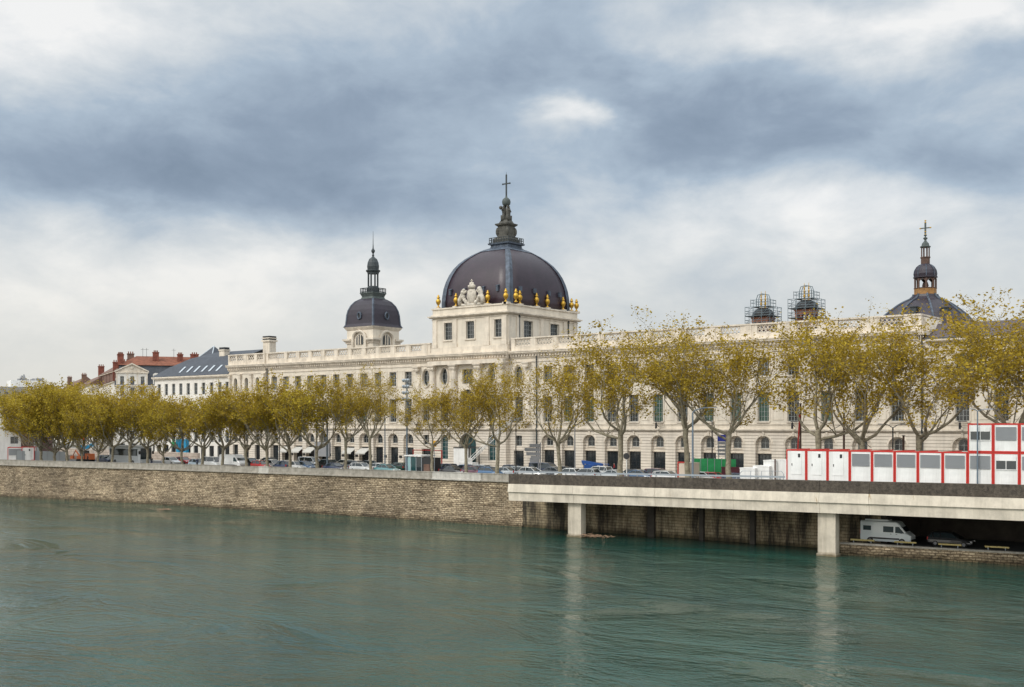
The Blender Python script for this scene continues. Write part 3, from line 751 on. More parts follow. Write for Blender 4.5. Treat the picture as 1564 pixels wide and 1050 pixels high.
# ---- attic block with its windows, urns, arms; the great dome
X0,X1,Y0,Y1=-91.8,-74.4,-.55,21.0
at=MB()
AW=[fx(685,-.5),fx(718.6,-.5),fx(762,-.5)]
wall(at,front(Y0),X0,X1,27.0,35.1,[(x-.95,x+.95,29.3,32.4,'r',.4) for x in AW],.4)
SW=[5.6,13.6]
wall(at,side(X1),Y0,Y1,27.0,35.1,[(y-1.35,y+1.35,29.3,32.4,'r',.4) for y in SW],.4)
at.add([(X0,Y0,27),(X0,Y1,27),(X0,Y1,35.1),(X0,Y0,35.1)],[(0,3,2,1)]); at.add([(X0,Y1,27),(X1,Y1,27),(X1,Y1,35.1),(X0,Y1,35.1)],[(0,3,2,1)])
at.add([(X0,Y0,35.1),(X1,Y0,35.1),(X1,Y1,35.1),(X0,Y1,35.1)],[(0,1,2,3)])
at.add([(X0+.45,Y0+.5,29),(X1-.45,Y0+.5,29),(X1-.45,Y1,29),(X1-.45,Y1,33),(X1-.45,Y0+.5,33),(X0+.45,Y0+.5,33)],[(0,1,4,5),(1,2,3,4)])
at.build('attic_wall',M['stone'],B)
for x in AW: window(B,x,Y0+.34,29.3,1.9,3.1,3,4,'glass',name='attic_window')
for y in SW: window(B,X1-.34,y,29.3,2.7,3.1,4,4,'glass',rz=pi/2,name='attic_window')
tr_=MB()
tr_.box(X0-.5,X1+.5,Y0-.4,Y0+2,26.4,26.999); tr_.box(X1-1,X1+.5,Y0+2.001,Y1,26.4,26.999)
def ringband(d,z0,z1): 
    tr_.box(X0-d,X1+d,Y0-d,Y0+.1,z0,z1); tr_.box(X1-.1,X1+d,Y0+.101,Y1+d,z0,z1); tr_.box(X0-d,X0+.1,Y0+.101,Y1,z0,z1)
for d,z0,z1 in ((.25,27.0,27.9),(.12,32.95,33.15),(.45,33.32,33.5),(.7,33.502,33.72),(.2,33.722,33.95),(.18,34.9,35.15)): ringband(d,z0,z1)
for x in (X0+.6,fx(695,Y0),fx(744,Y0),X1-.55): tr_.box(x-.5,x+.5,Y0-.16,Y0+.05,27.9,32.95); tr_.box(x-.62,x+.62,Y0-.3,Y0+.05,27.9,28.6); tr_.box(x-.6,x+.6,Y0-.28,Y0+.05,34.0,34.9) if False else None
for y in (Y0+.75,Y0+3.2,9.6,16.8,20.2): tr_.box(X1-.05,X1+.16,y-.5,y+.5,27.9,32.95); tr_.box(X1-.05,X1+.3,y-.62,y+.62,27.9,28.6)
for x in AW:
    tr_.box(x-1.2,x-.95,Y0-.08,Y0+.02,29.1,32.6); tr_.box(x+.95,x+1.2,Y0-.08,Y0+.02,29.1,32.6); tr_.box(x-1.25,x+1.25,Y0-.12,Y0+.02,32.401,32.65); tr_.box(x-1.25,x+1.25,Y0-.2,Y0+.1,29.05,29.29)
for y in SW:
    tr_.box(X1-.02,X1+.08,y-1.6,y-1.35,29.1,32.6); tr_.box(X1-.02,X1+.08,y+1.35,y+1.6,29.1,32.6); tr_.box(X1-.02,X1+.1,y-1.62,y+1.62,32.401,32.65)
tr_.build('attic_cornice',M['trim'],B)
for x,y in ((X1+.12,2.9),(X1+.12,17.9)): MB().tube([(x,y,33.3),(x,y,28)],.12,6).sphere((x,y,33.0),.25).build('rain_pipe',M['lead_dark'],B)
def urn(x,y,z,s=1.0):
    mb=MB().lathe(0,0,[(.34,0),(.34,.12),(.15,.22),(.12,.42),(.36,.72),(.47,1.05),(.44,1.35),(.22,1.58),(.20,1.68),(.34,1.76),(.30,1.9),(.16,2.05),(.2,2.2),(.01,2.4)],12)
    if 'urn' not in PAN:
        o=mb.build('gilded_urn',M['gold'],None,True); o.parent=B; o.location=Vector((x,y,z))-rootloc(B); PAN['urn']=o
    else: dup(PAN['urn'],Vector((x,y,z))-rootloc(B),0,B)
ux=[fx(p,Y0+.3) for p in (669.5,696.5,745,772.5)]
for x in ux+[X1-.15]: MB().box(x-.45,x+.45,Y0-.19,Y0+.75,34.95,35.35).build('urn_plinth',M['trim'],B)
def yside(px,X):
    r=(px-782)/F; return CY+(.617*r+.787)*(X-CX)/(.787*r-.617)
uy=[yside(p,X1-.3) for p in (794,819.5,836,860,873,880.5)]
for y in uy: MB().box(X1-.75,X1+.19,y-.45,y+.45,34.95,35.35).build('urn_plinth',M['trim'],B)
for x in ux: urn(x,Y0+.3,35.35)
urn(X1-.3,Y0+.9,35.35) if False else None
for y in uy: urn(X1-.3,y,35.35)
urn(fx(781,Y0+.3)+.0,Y0+1.6,35.35)
# coat of arms
x=fx(720.5,Y0+.2); ca=MB(); Rr=random.Random(2)
ca.box(x-2.9,x+2.9,Y0-.1,Y0+.6,35.1,35.6)
ca.lathe(x,Y0+.2,[(.01,35.3),(.8,35.9),(1.15,36.8),(1.0,37.8),(.5,38.3),(.01,38.4)],14,sy=.35)
ca.lathe(x,Y0+.2,[(.75,38.3),(.85,38.8),(.45,39.0),(.5,39.3),(.01,39.5)],12,sy=.6); ca.box(x-.06,x+.06,Y0+.1,Y0+.25,39.4,39.9); ca.box(x-.22,x+.22,Y0+.1,Y0+.25,39.6,39.72)
for s in (-1,1):
    for i in range(15):
        a=i/14*2.3; rr=1.5+.8*sin(a*1.2)
        ca.sphere((x+s*(.9+1.2*sin(a)),Y0+.2+Rr.uniform(-.15,.1),35.5+2.7*(i/14)*(1 if i<10 else .95)),Rr.uniform(.3,.5),7,5)
    ca.tube([(x+s*2.6,Y0+.2,35.5),(x+s*2.7,Y0,36.4),(x+s*2.1,Y0+.1,37.4),(x+s*1.2,Y0+.2,37.9)],[.55,.42,.35,.2],7)
ca.build('coat_of_arms',mat('weathered_crest',(.56,.50,.42),.9,var=.45,vscale=2),B,True)
# dome: square plan with rounded faces, four lead hips
DX,DY=-83.1,10.3
prof=[(1,0),(1.0,.10),(.99,.20),(.97,.32),(.935,.43),(.885,.54),(.82,.64),(.74,.73),(.64,.81),(.53,.88),(.41,.94),(.30,.985)]
Dz,Dh,HX,HY=35.3,11.4,7.9,9.0
def drings(k,grow=0):
    rings=[]
    for r,h in prof:
        z=Dz+Dh*h; a,b_=HX*r+grow,HY*r+grow; ring=[]
        bulge=.04*r
        for (x0,y0,x1,y1) in ((-1,-1,1,-1),(1,-1,1,1),(1,1,-1,1),(-1,1,-1,-1)):
            for q in range(6):
                t=q/6; sx=x0+(x1-x0)*t; sy=y0+(y1-y0)*t; u=1-(2*t-1)**2
                ring.append((DX+a*sx*(1+bulge*u*(abs(y0-y1)>0)),DY+b_*sy*(1+bulge*u*(abs(x0-x1)>0)),z))
        rings.append(ring)
    return rings
dome=MB().loft(drings(0)).build('dome',M['slate_purple'],B,True)
for p in dome.data.polygons: p.use_smooth=len(p.vertices)==4
# sharp hips
for sx,sy in ((-1,-1),(1,-1),(1,1),(-1,1)):
    mb=MB(); rg=[]
    for r,h in prof:
        z=Dz+Dh*h; cx_,cy_=DX+sx*HX*r,DY+sy*HY*r; w=.80*(.35+.65*r)
        rg.append([(cx_-sx*w,cy_+sy*.14,z),(cx_+sx*.10,cy_+sy*.16,z),(cx_+sx*.16,cy_+sy*.10,z),(cx_+sx*.14,cy_-sy*w,z),(cx_-sx*.2,cy_-sy*.3,z)])
    mb.loft(rg); mb.build('hip_rib',M['lead'],dome)
# small lead vents low on the dome
for x in (-88.9,-85.5,-81.0,-77.8)[:4]:
    MB().box(x-.22,x+.22,DY-HY-.42,DY-HY+.5,37.6,38.5).prism([(x-.3,DY-HY-.5),(x+.3,DY-HY-.5),(x+.3,DY-HY+.4),(x-.3,DY-HY+.4)],38.5,[38.6,38.6,38.9,38.9]).build('dormer_vent',M['lead'],dome)
for y in (4.0,8.2,12.6,16.0)[:4]:
    MB().box(DX+HX-.5,DX+HX+.5,y-.3,y+.3,37.6,38.5).build('dormer_vent',M['lead'],dome)
# crowning platform, pedestal, figures, orb and cross
z0=Dz+Dh*.95
l=MB().sq(DX,DY,[(3.6,z0-.35),(3.0,z0+.35),(2.5,z0+.9),(2.45,z0+1.3),(2.9,z0+1.45),(2.95,z0+1.75),(2.2,z0+1.8)])
LG=[l.build('crown_base',M['lead'],dome)]
rl=MB(); zp=z0+1.76
for s in (-1,1):
    for zz in (zp+.15,zp+1.15,zp+.65):
        rl.box(DX-2.7,DX+2.7,DY+s*2.68-.04,DY+s*2.68+.04,zz-.05,zz+.05); rl.box(DX+s*2.68-.04,DX+s*2.68+.04,DY-2.64,DY+2.64,zz-.052,zz+.048)
    for i in range(9):
        q=-2.7+5.4*i/8; rl.box(DX+q-.05,DX+q+.05,DY+s*2.68-.06,DY+s*2.68+.06,zp,zp+1.2); rl.box(DX+s*2.68-.06,DX+s*2.68+.06,DY+q-.05,DY+q+.05,zp,zp+1.2)
LG.append(rl.build('platform_railing',M['lead_dark'],dome))
pd=MB().sq(DX,DY,[(2.1,zp),(2.05,zp+.9),(1.85,zp+1.1),(1.85,zp+1.35),(1.45,zp+1.5),(1.35,zp+3.7),(1.75,zp+4.0),(1.85,zp+4.3),(1.2,zp+4.5),(.9,zp+5.1)])
for sx,sy in ((-1,-1),(1,-1),(1,1),(-1,1)): pd.sphere((DX+sx*1.4,DY+sy*1.4,zp+2.6),.42,7,5,2.2)
LG.append(pd.build('pedestal',M['statue'],dome))
zf=zp+5.0
fg=MB()
for i in range(4):
    a=pi/4+i*pi/2+.3; bx_,by_=DX+.62*cos(a),DY+.62*sin(a)
    fg.lathe(bx_,by_,[(.52,zf),(.48,zf+.8),(.34,zf+1.5),(.44,zf+2.1),(.40,zf+2.5),(.16,zf+2.75),(.25,zf+3.0),(.22,zf+3.25),(.02,zf+3.4)],8)
    fg.tube([(bx_+.3*cos(a+.8),by_+.3*sin(a+.8),zf+2.4),(bx_+.75*cos(a+.5),by_+.75*sin(a+.5),zf+2.1),(DX+.9*cos(a+.4),DY+.9*sin(a+.4),zf+3.0)],[.17,.14,.1],6)
    fg.tube([(bx_+.4*cos(a),by_+.4*sin(a),zf),(bx_+.6*cos(a-.5),by_+.6*sin(a-.5),zf+1.2)],[.3,.12],6)
fg.sphere((DX-1.0,DY-.7,zf+2.9),.42,8,6)
LG.append(fg.build('figure_group',M['statue'],dome,True))
zo=zf+3.2
LG0=MB().lathe(DX,DY,[(.5,zo),(.9,zo+.45),(.98,zo+.95),(.85,zo+1.45),(.45,zo+1.8),(.2,zo+2.0),(.25,zo+2.2),(.1,zo+2.35)],14); LG.append(LG0.build('orb',M['lead_green'],dome,True))
zc=zo+2.2
cr_=MB(); cr_.box(DX-.14,DX+.14,DY-.12,DY+.12,zc,zc+4.5); cr_.box(DX-.95,DX-.141,DY-.1,DY+.1,zc+2.6,zc+2.85); cr_.box(DX+.141,DX+.95,DY-.1,DY+.1,zc+2.6,zc+2.85)
for q in ((-1.0,2.72),(1.0,2.72),(0,4.6)): cr_.sphere((DX+q[0],DY,zc+q[1]),.2,6,5)
cr_.tube([(DX,DY,zc+4.5),(DX,DY,zc+5.3)],[.06,.02],5)
LG.append(cr_.build('cross',M['lead_dark'],dome))
bz=rootloc(dome)
for o in LG:
    for v_ in o.data.vertices:
        v_.co.x=DX-bz.x+(v_.co.x-DX+bz.x)*.84; v_.co.y=DY-bz.y+(v_.co.y-DY+bz.y)*.84; v_.co.z=z0-bz.z+(v_.co.z-z0+bz.z)*.857
# rounded lead apron where the dome meets the crown
MB().sq(DX,DY,[(HX*.44,Dz+Dh*.935),(HX*.36,Dz+Dh*.97),(HX*.27,Dz+Dh*1.0)],HY/HX).build('dome_apron',M['lead'],dome)

# ------------------------------------------------------------------ left cupola tower
cxl,cyl=-132.9,25
T=thing('cupola_tower','cream stone tower with a dark square cupola and thin needle spire','tower',(cxl,cyl,G))
s=4.1; tw=MB()
tw.sq(cxl,cyl,[(s,G),(s,35.2)])
tw.build('wall',M['stone'],T)
tb=MB()
for a_ in (-1,1):
    for b_ in (-1,1):
        for e_,z0_,z1_ in ((.25,31.9,32.3),(.5,32.3,32.55),(.75,32.552,32.95)):
            x0_,x1_=sorted((cxl+a_*2.45,cxl+a_*(s+e_))); y0_,y1_=sorted((cyl+b_*2.45,cyl+b_*(s+e_))); tb.box(x0_,x1_,y0_,y1_,z0_,z1_)
tb.sq(cxl,cyl,[(s+.1,34.9),(s+.45,35.4),(s+.5,35.6)])
for face in range(4):
    ca_,sa=cos(face*pi/2),sin(face*pi/2)
    def rt(u,v,z): return (cxl+u*ca_-v*sa,cyl+u*sa+v*ca_,z)
    pts_=[rt(2.0*cos(pi*i/12),-s-.25,32.85+1.75*sin(pi*i/12)) for i in range(13)]
    tb.tube([rt(2.0,-s-.25,31)]+pts_+[rt(-2.0,-s-.25,31)],.34,6)
    win=MB(); w_=arch_pts(-1.1,1.1,31.0,10); v=[rt(p[0],-s-.06,32.85+(p[1]-31.0)*.9) for p in w_]+[rt(-1.1,-s-.06,31.6),rt(1.1,-s-.06,31.6)]
    win.add(v,[tuple(range(len(v)))[::-1]]); wo=win.build('arched_window',M['glass'],T)
    mu=MB()
    for u in (-.36,.36):
        a_,b_=rt(u-.14,-s-.2,0),rt(u+.14,-s-.07,0); mu.box(min(a_[0],b_[0]),max(a_[0],b_[0]),min(a_[1],b_[1]),max(a_[1],b_[1]),31.6,33.8)
    mu.build('mullion',M['trim'],wo)
tb.build('tower_trim',M['trim'],T)
pf=[(1.14,0),(1.09,.04),(1.05,.10),(1.03,.25),(1.01,.42),(.96,.58),(.86,.74),(.70,.88),(.52,.96),(.38,1.0)]
z0,hh=35.6,6.6
dm=MB().sq(cxl,cyl,[(s*r,z0+hh*h) for r,h in pf]).build('cupola',M['slate_purple2'],T)
for sx,sy in ((-1,-1),(1,-1),(1,1),(-1,1)):
    rg=[]
    for r,h in pf:
        z=z0+hh*h; c1,c2=cxl+sx*s*r,cyl+sy*s*r; w=.26
        rg.append([(c1-sx*w,c2+sy*.08,z),(c1+sx*.1,c2+sy*.1,z),(c1+sx*.08,c2-sy*w,z),(c1-sx*.1,c2-sy*.1,z)])
    MB().loft(rg).build('hip_rib',M['lead'],dm)
for x,y,rx in ((cxl,cyl-s*1.02,0),(cxl+s*1.02,cyl,1)):
    mb=MB(); zc=z0+2.4
    pts_=[(x+(.55*cos(a) if not rx else .12),y+(.55*cos(a) if rx else -.12),zc+.75*sin(a)) for a in [2*pi*i/12 for i in range(13)]]
    mb.tube(pts_,.2,5); ow_=mb.build('round_dormer',M['lead'],dm)
    pn=[(p[0]-(0.02 if rx else 0),p[1]+(0 if rx else .02),p[2]) for p in pts_[:12]]
    MB().add(pn,[tuple(range(12))]).build('opening',M['black'],ow_)
zl=z0+hh
MB().sq(cxl,cyl,[(s*.50,zl-.35),(1.75,zl+.3),(2.0,zl+.9),(2.1,zl+1.0),(2.1,zl+1.2),(1.3,zl+1.25)]).build('lantern_base',M['lead_green'],dm)
rl=MB(); zp=zl+1.2
for s_ in (-1,1):
    for zz in (zp+.2,zp+1.0):
        rl.box(cxl-2,cxl+2,cyl+s_*1.95-.05,cyl+s_*1.95+.05,zz-.06,zz+.06); rl.box(cxl+s_*1.95-.05,cxl+s_*1.95+.05,cyl-1.9,cyl+1.9,zz-.062,zz+.058)
    for i in range(9):
        q=-2+4*i/8; rl.box(cxl+q-.07,cxl+q+.07,cyl+s_*1.95-.07,cyl+s_*1.95+.07,zp,zp+1.05); rl.box(cxl+s_*1.95-.07,cxl+s_*1.95+.07,cyl+q-.07,cyl+q+.07,zp,zp+1.05)
rl.build('lantern_railing',M['lead_dark'],dm)
ln=MB().lathe(cxl,cyl,[(1.5,zp),(1.5,zp+1.0),(1.35,zp+1.2),(1.3,zp+1.5)],8,pi/8)
for i in range(8):
    a=pi/8+i*pi/4; ln.tube([(cxl+1.12*cos(a),cyl+1.12*sin(a),zp+1.5),(cxl+1.12*cos(a),cyl+1.12*sin(a),zp+4.6)],.2,5)
ln.lathe(cxl,cyl,[(1.3,zp+4.3),(1.35,zp+4.6),(1.65,zp+4.9),(1.65,zp+5.1),(1.3,zp+5.2),(1.38,zp+5.9),(1.25,zp+6.8),(.9,zp+7.6),(.35,zp+8.05),(.2,zp+8.3),(.3,zp+8.5),(.12,zp+8.8),(.42,zp+9.3),(.42,zp+9.6),(.15,zp+10.0),(.08,zp+11),(.03,zp+13.9)],12)
ln.build('lantern',M['lead_dark'],dm)

# ------------------------------------------------------------------ right domed chapel
cx_,cy_=-12.3,30
T=thing('chapel_dome_tower','slate bell dome with ochre lantern and gilded cross behind the palace roof','dome',(cx_,cy_,G))
MB().lathe(cx_,cy_,[(9.2,G),(9.2,28.6)],8,pi/8).build('wall',M['stone'],T)
k=1/9.45
pf=[(80*k,28.0),(77*k,28.4),(73*k,29.4),(68*k,30.5),(60*k,31.5),(51*k,32.3),(41*k,33.1),(32*k,33.7),(23*k,34.1),(18.5*k,34.5),(17*k,34.9)]
dm=MB().lathe(cx_,cy_,pf,8,pi/8+.08).build('bell_roof',M['slate_purple2'],T)
for i in range(8):
    a=pi/8+.08+i*pi/4
    MB().tube([(cx_+r*1.005*cos(a),cy_+r*1.005*sin(a),z+.06) for r,z in pf],[.17]*len(pf),6).build('hip_rib',M['lead'],dm)
for px,z in ((1397,31.4),(1449,31.2)):
    x=fx(px,24.6) if px<1413 else fx(px,28.0); y=24.3 if px<1413 else 26.5
    MB().box(x-.45,x+.45,y-.5,y+1.8,z,z+1.0).prism([(x-.6,y-.7),(x+.6,y-.7),(x+.6,y+1.8),(x-.6,y+1.8)],z+1.0,z+1.12).build('dormer',M['lead_dark'],dm)
z=35.6; n_before=set(o.name for o in dm.children)
L1=MB().lathe(cx_,cy_,[(1.72,z),(1.72,z+1.6)],8,pi/8); L1.build('ochre_drum',M['ochre'],dm)
L2=MB()
for i in range(8):
    a=pi/8+i*pi/4; L2.tube([(cx_+1.58*cos(a),cy_+1.58*sin(a),z+1.6),(cx_+1.58*cos(a),cy_+1.58*sin(a),z+3.9)],.17,5)
    b2=a+pi/4
    for q in (0,1):
        e0=(a,b2)[q]; e=a+pi/8
        L2.add([(cx_+1.6*cos(e0),cy_+1.6*sin(e0),z+3.0),(cx_+1.6*cos(e0),cy_+1.6*sin(e0),z+3.95),(cx_+1.5*cos(e),cy_+1.5*sin(e),z+3.95)],[(0,1,2)])
L2.lathe(cx_,cy_,[(1.75,z+1.55),(1.82,z+1.65),(1.75,z+1.75),(1.5,z+1.8)],8,pi/8)
L2.lathe(cx_,cy_,[(.35,z+1.9),(.55,z+2.2),(.4,z+3.0),(.1,z+3.3)],8)
L2.build('open_lantern',M['brown_wood'],dm)
MB().lathe(cx_,cy_,[(1.6,z+3.9),(1.88,z+4.1),(1.88,z+4.3),(1.65,z+4.4),(1.72,z+5.0),(1.62,z+5.8),(1.3,z+6.6),(.85,z+7.15),(.7,z+7.3)],16).build('lantern_cap',M['slate_purple2'],dm)
for i in range(8):
    a=pi/8+i*pi/4; MB().tube([(cx_+r*cos(a),cy_+r*sin(a),zz) for r,zz in ((1.7,z+4.4),(1.76,z+5.0),(1.66,z+5.8),(1.34,z+6.6),(.88,z+7.15))],.08,4).build('cap_rib',M['lead'],dm)
MB().lathe(cx_,cy_,[(.72,z+7.1),(.72,z+8.6),(.82,z+8.7),(.82,z+8.9),(.6,z+8.95)],8).build('timber_neck',M['brown_wood'],dm)
L3=MB()
for i in range(8):
    a=i*pi/4; L3.tube([(cx_+.62*cos(a),cy_+.62*sin(a),z+8.9),(cx_+.62*cos(a),cy_+.62*sin(a),z+11.2)],.09,5)
L3.build('upper_lantern',M['brown_wood'],dm)
MB().lathe(cx_,cy_,[(.75,z+11.1),(.85,z+11.2),(.85,z+11.35),(.62,z+11.5),(.55,z+12.0),(.2,z+12.6),(.15,z+12.9),(.32,z+13.1),(.36,z+13.3),(.1,z+13.55),(.1,z+13.7),(.28,z+13.9),(.1,z+14.2),(.1,z+14.4)],10).build('upper_cap',M['lead_green'],dm)
cr_=MB(); zc=z+14.3; cr_.box(cx_-.12,cx_+.12,cy_-.1,cy_+.1,zc,zc+2.5); cr_.box(cx_-.75,cx_-.121,cy_-.09,cy_+.09,zc+1.2,zc+1.42); cr_.box(cx_+.121,cx_+.75,cy_-.09,cy_+.09,zc+1.2,zc+1.42)
co_=cr_.build('cross',M['lead_green'],dm)
g=MB()
for q in ((-.8,1.31),(.8,1.31),(0,2.6),(0,3.0),(0,-.1),(0,.5)): g.sphere((cx_+q[0],cy_,zc+q[1]),.17,6,5)
g.build('gilded_tips',M['gold'],co_)
bz=rootloc(dm)
for o in list(dm.children)+[co_.children[0]]:
    if o.name in n_before: continue
    for v_ in o.data.vertices: v_.co.z=34.75-bz.z+(v_.co.z-35.6+bz.z)*.70
for y in (9.3,10.6): 
    o=MB().lathe(XB+.9,y,[(.14,27.6),(.14,28.6),(.2,28.75),(.12,29.0),(.03,29.5)],8).build('gilded_finial',M['gold'],B)

# ------------------------------------------------------------------ two scaffolded belfries behind the roof
for (bx_,by_,top,lab) in ((-54.9,60,40.9,'lower scaffolded belfry with gilded finials, left of the pair'),(-45.5,60,41.9,'taller scaffolded belfry with gilded finials and orange arcade, right of the pair')):
    T=thing('scaffolded_belfry',lab,'belfry',(bx_,by_,G),group='twin belfries wrapped in scaffolding')
    h=1.75; b_=MB(); zb=top-6.2
    b_.sq(bx_,by_,[(h,G),(h,zb-2.2)])
    for sx in (-1,-.33,.33,1):
        for sy in (-1,-.33,.33,1):
            if max(abs(sx),abs(sy))==1: b_.box(bx_+sx*h*.88-.16,bx_+sx*h*.88+.16,by_+sy*h*.88-.16,by_+sy*h*.88+.16,zb-2.2,zb+.3)
    b_.sq(bx_,by_,[(h,zb+.3),(h,zb+.9),(h+.15,zb+1.0),(h+.15,zb+1.2)])
    b_.build('belfry_wall',M['orange_brick'],T)
    MB().lathe(bx_,by_,[(h*1.25,zb+1.2),(h*1.3,zb+1.35),(h*1.25,zb+2.1),(h*.95,zb+2.8),(h*.5,zb+3.2),(h*.3,zb+3.3)],8,pi/8).build('black_cap',M['black'],T)
    for sx in (-.62,.62):
        MB().lathe(bx_+sx*.9,by_-.3*sx,[(.12,zb+3.0),(.18,zb+3.3),(.09,zb+3.6),(.2,zb+3.9),(.22,zb+4.3),(.09,zb+4.5),(.18,zb+4.8),(.2,zb+5.1),(.09,zb+5.3),(.16,zb+5.6),(.08,zb+6.0),(.03,zb+6.7)],8).build('gilded_finial',M['gold'],T)
    sc_=MB(); s=2.75
    lv=[zb-2.4,zb-.4,zb+1.5,zb+3.5]
    xs=[-s,-s/3,s/3,s]
    for a_ in xs:
        for c_ in xs:
            if max(abs(a_),abs(c_))<s-.01: continue
            tp=zb+4.4 if True else 0
            sc_.bar((bx_+a_,by_+c_,G+18),(bx_+a_,by_+c_,zb+3.4),.055)
    for zz in [zb-2.4,zb-1.4,zb-.4,zb+.1,zb+.6,zb+1.5,zb+2.0,zb+2.5,zb+3.3]:
        for s1_ in (-s,s): sc_.bar((bx_-s,by_+s1_,zz),(bx_+s,by_+s1_,zz),.045); sc_.bar((bx_+s1_,by_-s,zz),(bx_+s1_,by_+s,zz),.045)
    for q in range(3):
        for zz in (zb-2.4,zb-.4,zb+1.5):
            x0_=bx_-s+q*2*s/3; sc_.bar((x0_,by_-s,zz),(x0_+2*s/3,by_-s,zz+1.9),.035); sc_.bar((bx_+s,by_-s+q*2*s/3,zz),(bx_+s,by_-s+(q+1)*2*s/3,zz+1.9),.035)
    s2=1.9
    for a_ in (-s2,-s2/3,s2/3,s2):
        for c_ in (-s2,s2): sc_.bar((bx_+a_,by_+c_,zb+3.4),(bx_+a_,by_+c_,zb+4.9),.045); sc_.bar((bx_+c_,by_+a_,zb+3.4),(bx_+c_,by_+a_,zb+4.9),.045)
    for zz in (zb+4.2,zb+4.8):
        for s1_ in (-s2,s2): sc_.bar((bx_-s2,by_+s1_,zz),(bx_+s2,by_+s1_,zz),.045); sc_.bar((bx_+s1_,by_-s2,zz),(bx_+s1_,by_+s2,zz),.045)
    for c_ in (-.5,.5): sc_.tube([(bx_-1.3,by_+c_,zb+3.4),(bx_-1.25,by_+c_,zb+5.2),(bx_-1.0,by_+c_,zb+5.9),(bx_,by_+c_,zb+6.1),(bx_+1.0,by_+c_,zb+5.9),(bx_+1.25,by_+c_,zb+5.2),(bx_+1.3,by_+c_,zb+3.4)],.09,5)
    sc_.build('scaffolding',M['scaff'],T)
    dk=MB()
    for zz,e in ((zb-.45,s),(zb+1.45,s),(zb-2.45,s),(zb+3.42,s2)):
        i_=e-.95
        dk.box(bx_-e,bx_+e,by_-e,by_-i_,zz-.07,zz); dk.box(bx_-e,bx_+e,by_+i_,by_+e,zz-.07,zz); dk.box(bx_-e,bx_-i_,by_-i_,by_+i_,zz-.07,zz); dk.box(bx_+i_,bx_+e,by_-i_,by_+i_,zz-.07,zz)
    dk.build('scaffold_decks',M['lead_dark'],T)
# ------------------------------------------------------------------ slate-roofed wing left of the palace
W_=thing('slate_roof_wing','plain pale wing with steep blue-grey slate roof and six slanted skylights','building',(-165,6,G))
xl,xr=-179.2,-151.5
WX=[fx(p,0) for p in (243,254,265,276,287.4,299,310.7,323,335.6,347.0)]
mb=MB()
wall(mb,front(0),xl,xr,G,24.6,[(x-.62,x+.62,20.6,23.2) for x in WX]+[(x-.7,x+.7,15,18.2) for x in WX]+[(x-.7,x+.7,10,12.4) for x in WX]+[(x-.85,x+.85,G+.1,9.2) for x in WX],.3)
mb.add([(xl,0,G),(xl,16,G),(xl,16,24.6),(xl,0,24.6)],[(0,3,2,1)]); mb.add([(xl,.6,G),(xr,.6,G),(xr,.6,24.5),(xl,.6,24.5)],[(0,1,2,3)])
mb.build('wall',M['white_stone'],W_)
for i,x in enumerate(WX):
    window(W_,x,.26,20.6,1.24,2.6,2,3,'glass'); window(W_,x,.26,15,1.4,3.2,2,3,'glass'); window(W_,x,.26,10,1.4,2.4,2,3,'glass',name='mezzanine_window')
    window(W_,x,.26,G+.1,1.7,2.8,2,2,'glass',name='shop_window',fr='black')
mb=MB(); mb.box(xl-.3,xr,-.5,.3,24.3,24.5); mb.box(xl-.4,xr,-.65,.3,24.502,24.8); mb.box(xl,xr,-.12,.05,13.2,13.5); mb.build('eave',M['trim'],W_)
# roof: curved slope with a hip at the far end
pr=[(-.6,24.85,-.4),(2.2,27.3,3.0),(2.35,27.3,3.1),(5.2,29.3,7.0),(5.35,29.3,7.1),(9.0,30.7,11.5)]
r0=[(xl+e,y,z) for y,z,e in pr]; r1=[(xr,y,z) for y,z,e in pr]
hip=[(xl+e,18-y,z) for y,z,e in pr]
rf=MB(); n=len(pr); rf.add(r0+r1,[(i,n+i,n+i+1,i+1) for i in range(n-1)]); rf.add(r0+hip,[(i,i+1,n+i+1,n+i) for i in range(n-1)])
rf.add(hip+[(xr,18-y,z) for y,z,e in pr],[(i+1,n+i+1,n+i,i) for i in range(n-1)]); rf.build('roof',M['slate'],W_)
for i in range(6):
    px=278.5+i*11.2; x=fx(px,1.0)
    f=MB(); f.add([(x-.42,.15,25.62),(x+.42,.15,25.62),(x+.42,1.9,27.16),(x-.42,1.9,27.16)],[(0,1,2,3)])
    f2=MB(); f2.loft([[(x+a,y-.05,z) for a,y,z in ((-.3,.3,25.76),(.3,.3,25.76),(.3,.3,25.68),(-.3,.3,25.68))],[(x+a,y,z) for a,y,z in ((-.3,1.8,27.10),(.3,1.8,27.10),(.3,1.8,27.02),(-.3,1.8,27.02))]])
    f2.build('skylight',M['skylight'],W_)
x=fx(341,6); o=MB().box(x-.95,x+.95,5.6,7.0,28.0,30.6).box(x-1.1,x+1.1,5.45,7.15,30.6,30.9).build('chimney',M['trim'],W_)
MB().box(x-.95,x+.95,5.6,7.0,30.901,31.4).build('chimney_pots',M['black'],o)
x=fx(327,20); o=MB().sq(x,20,[(2.9,30.2),(.1,33.3)]).build('slate_pyramid_roof',M['slate'],W_)
for sx in (-1,1): MB().tube([(x+sx*2.9,17.1,30.3),(x,20,33.4)],.12,5).build('ridge_strip',M['skylight'],o)
# blue panels and green sign at street level on this wing
for px in (273,284):
    x=fx(px,-.5); MB().box(x-.5,x+.5,-.9,-.1,G,10.6).build('blue_panel',M['cyan'],W_)
x=fx(266,-1.2); o=MB().box(x-.2,x+.2,-1.6,-1.2,8.9,10.5).box(x-.8,x-.201,-1.6,-1.2,9.5,9.9).box(x+.201,x+.8,-1.6,-1.2,9.5,9.9).box(x-.05,x+.05,-1.2,0,9.6,9.8).build('green_cross_sign',M['green']); tag(o,'green pharmacy cross sign beside the blue panels','sign')

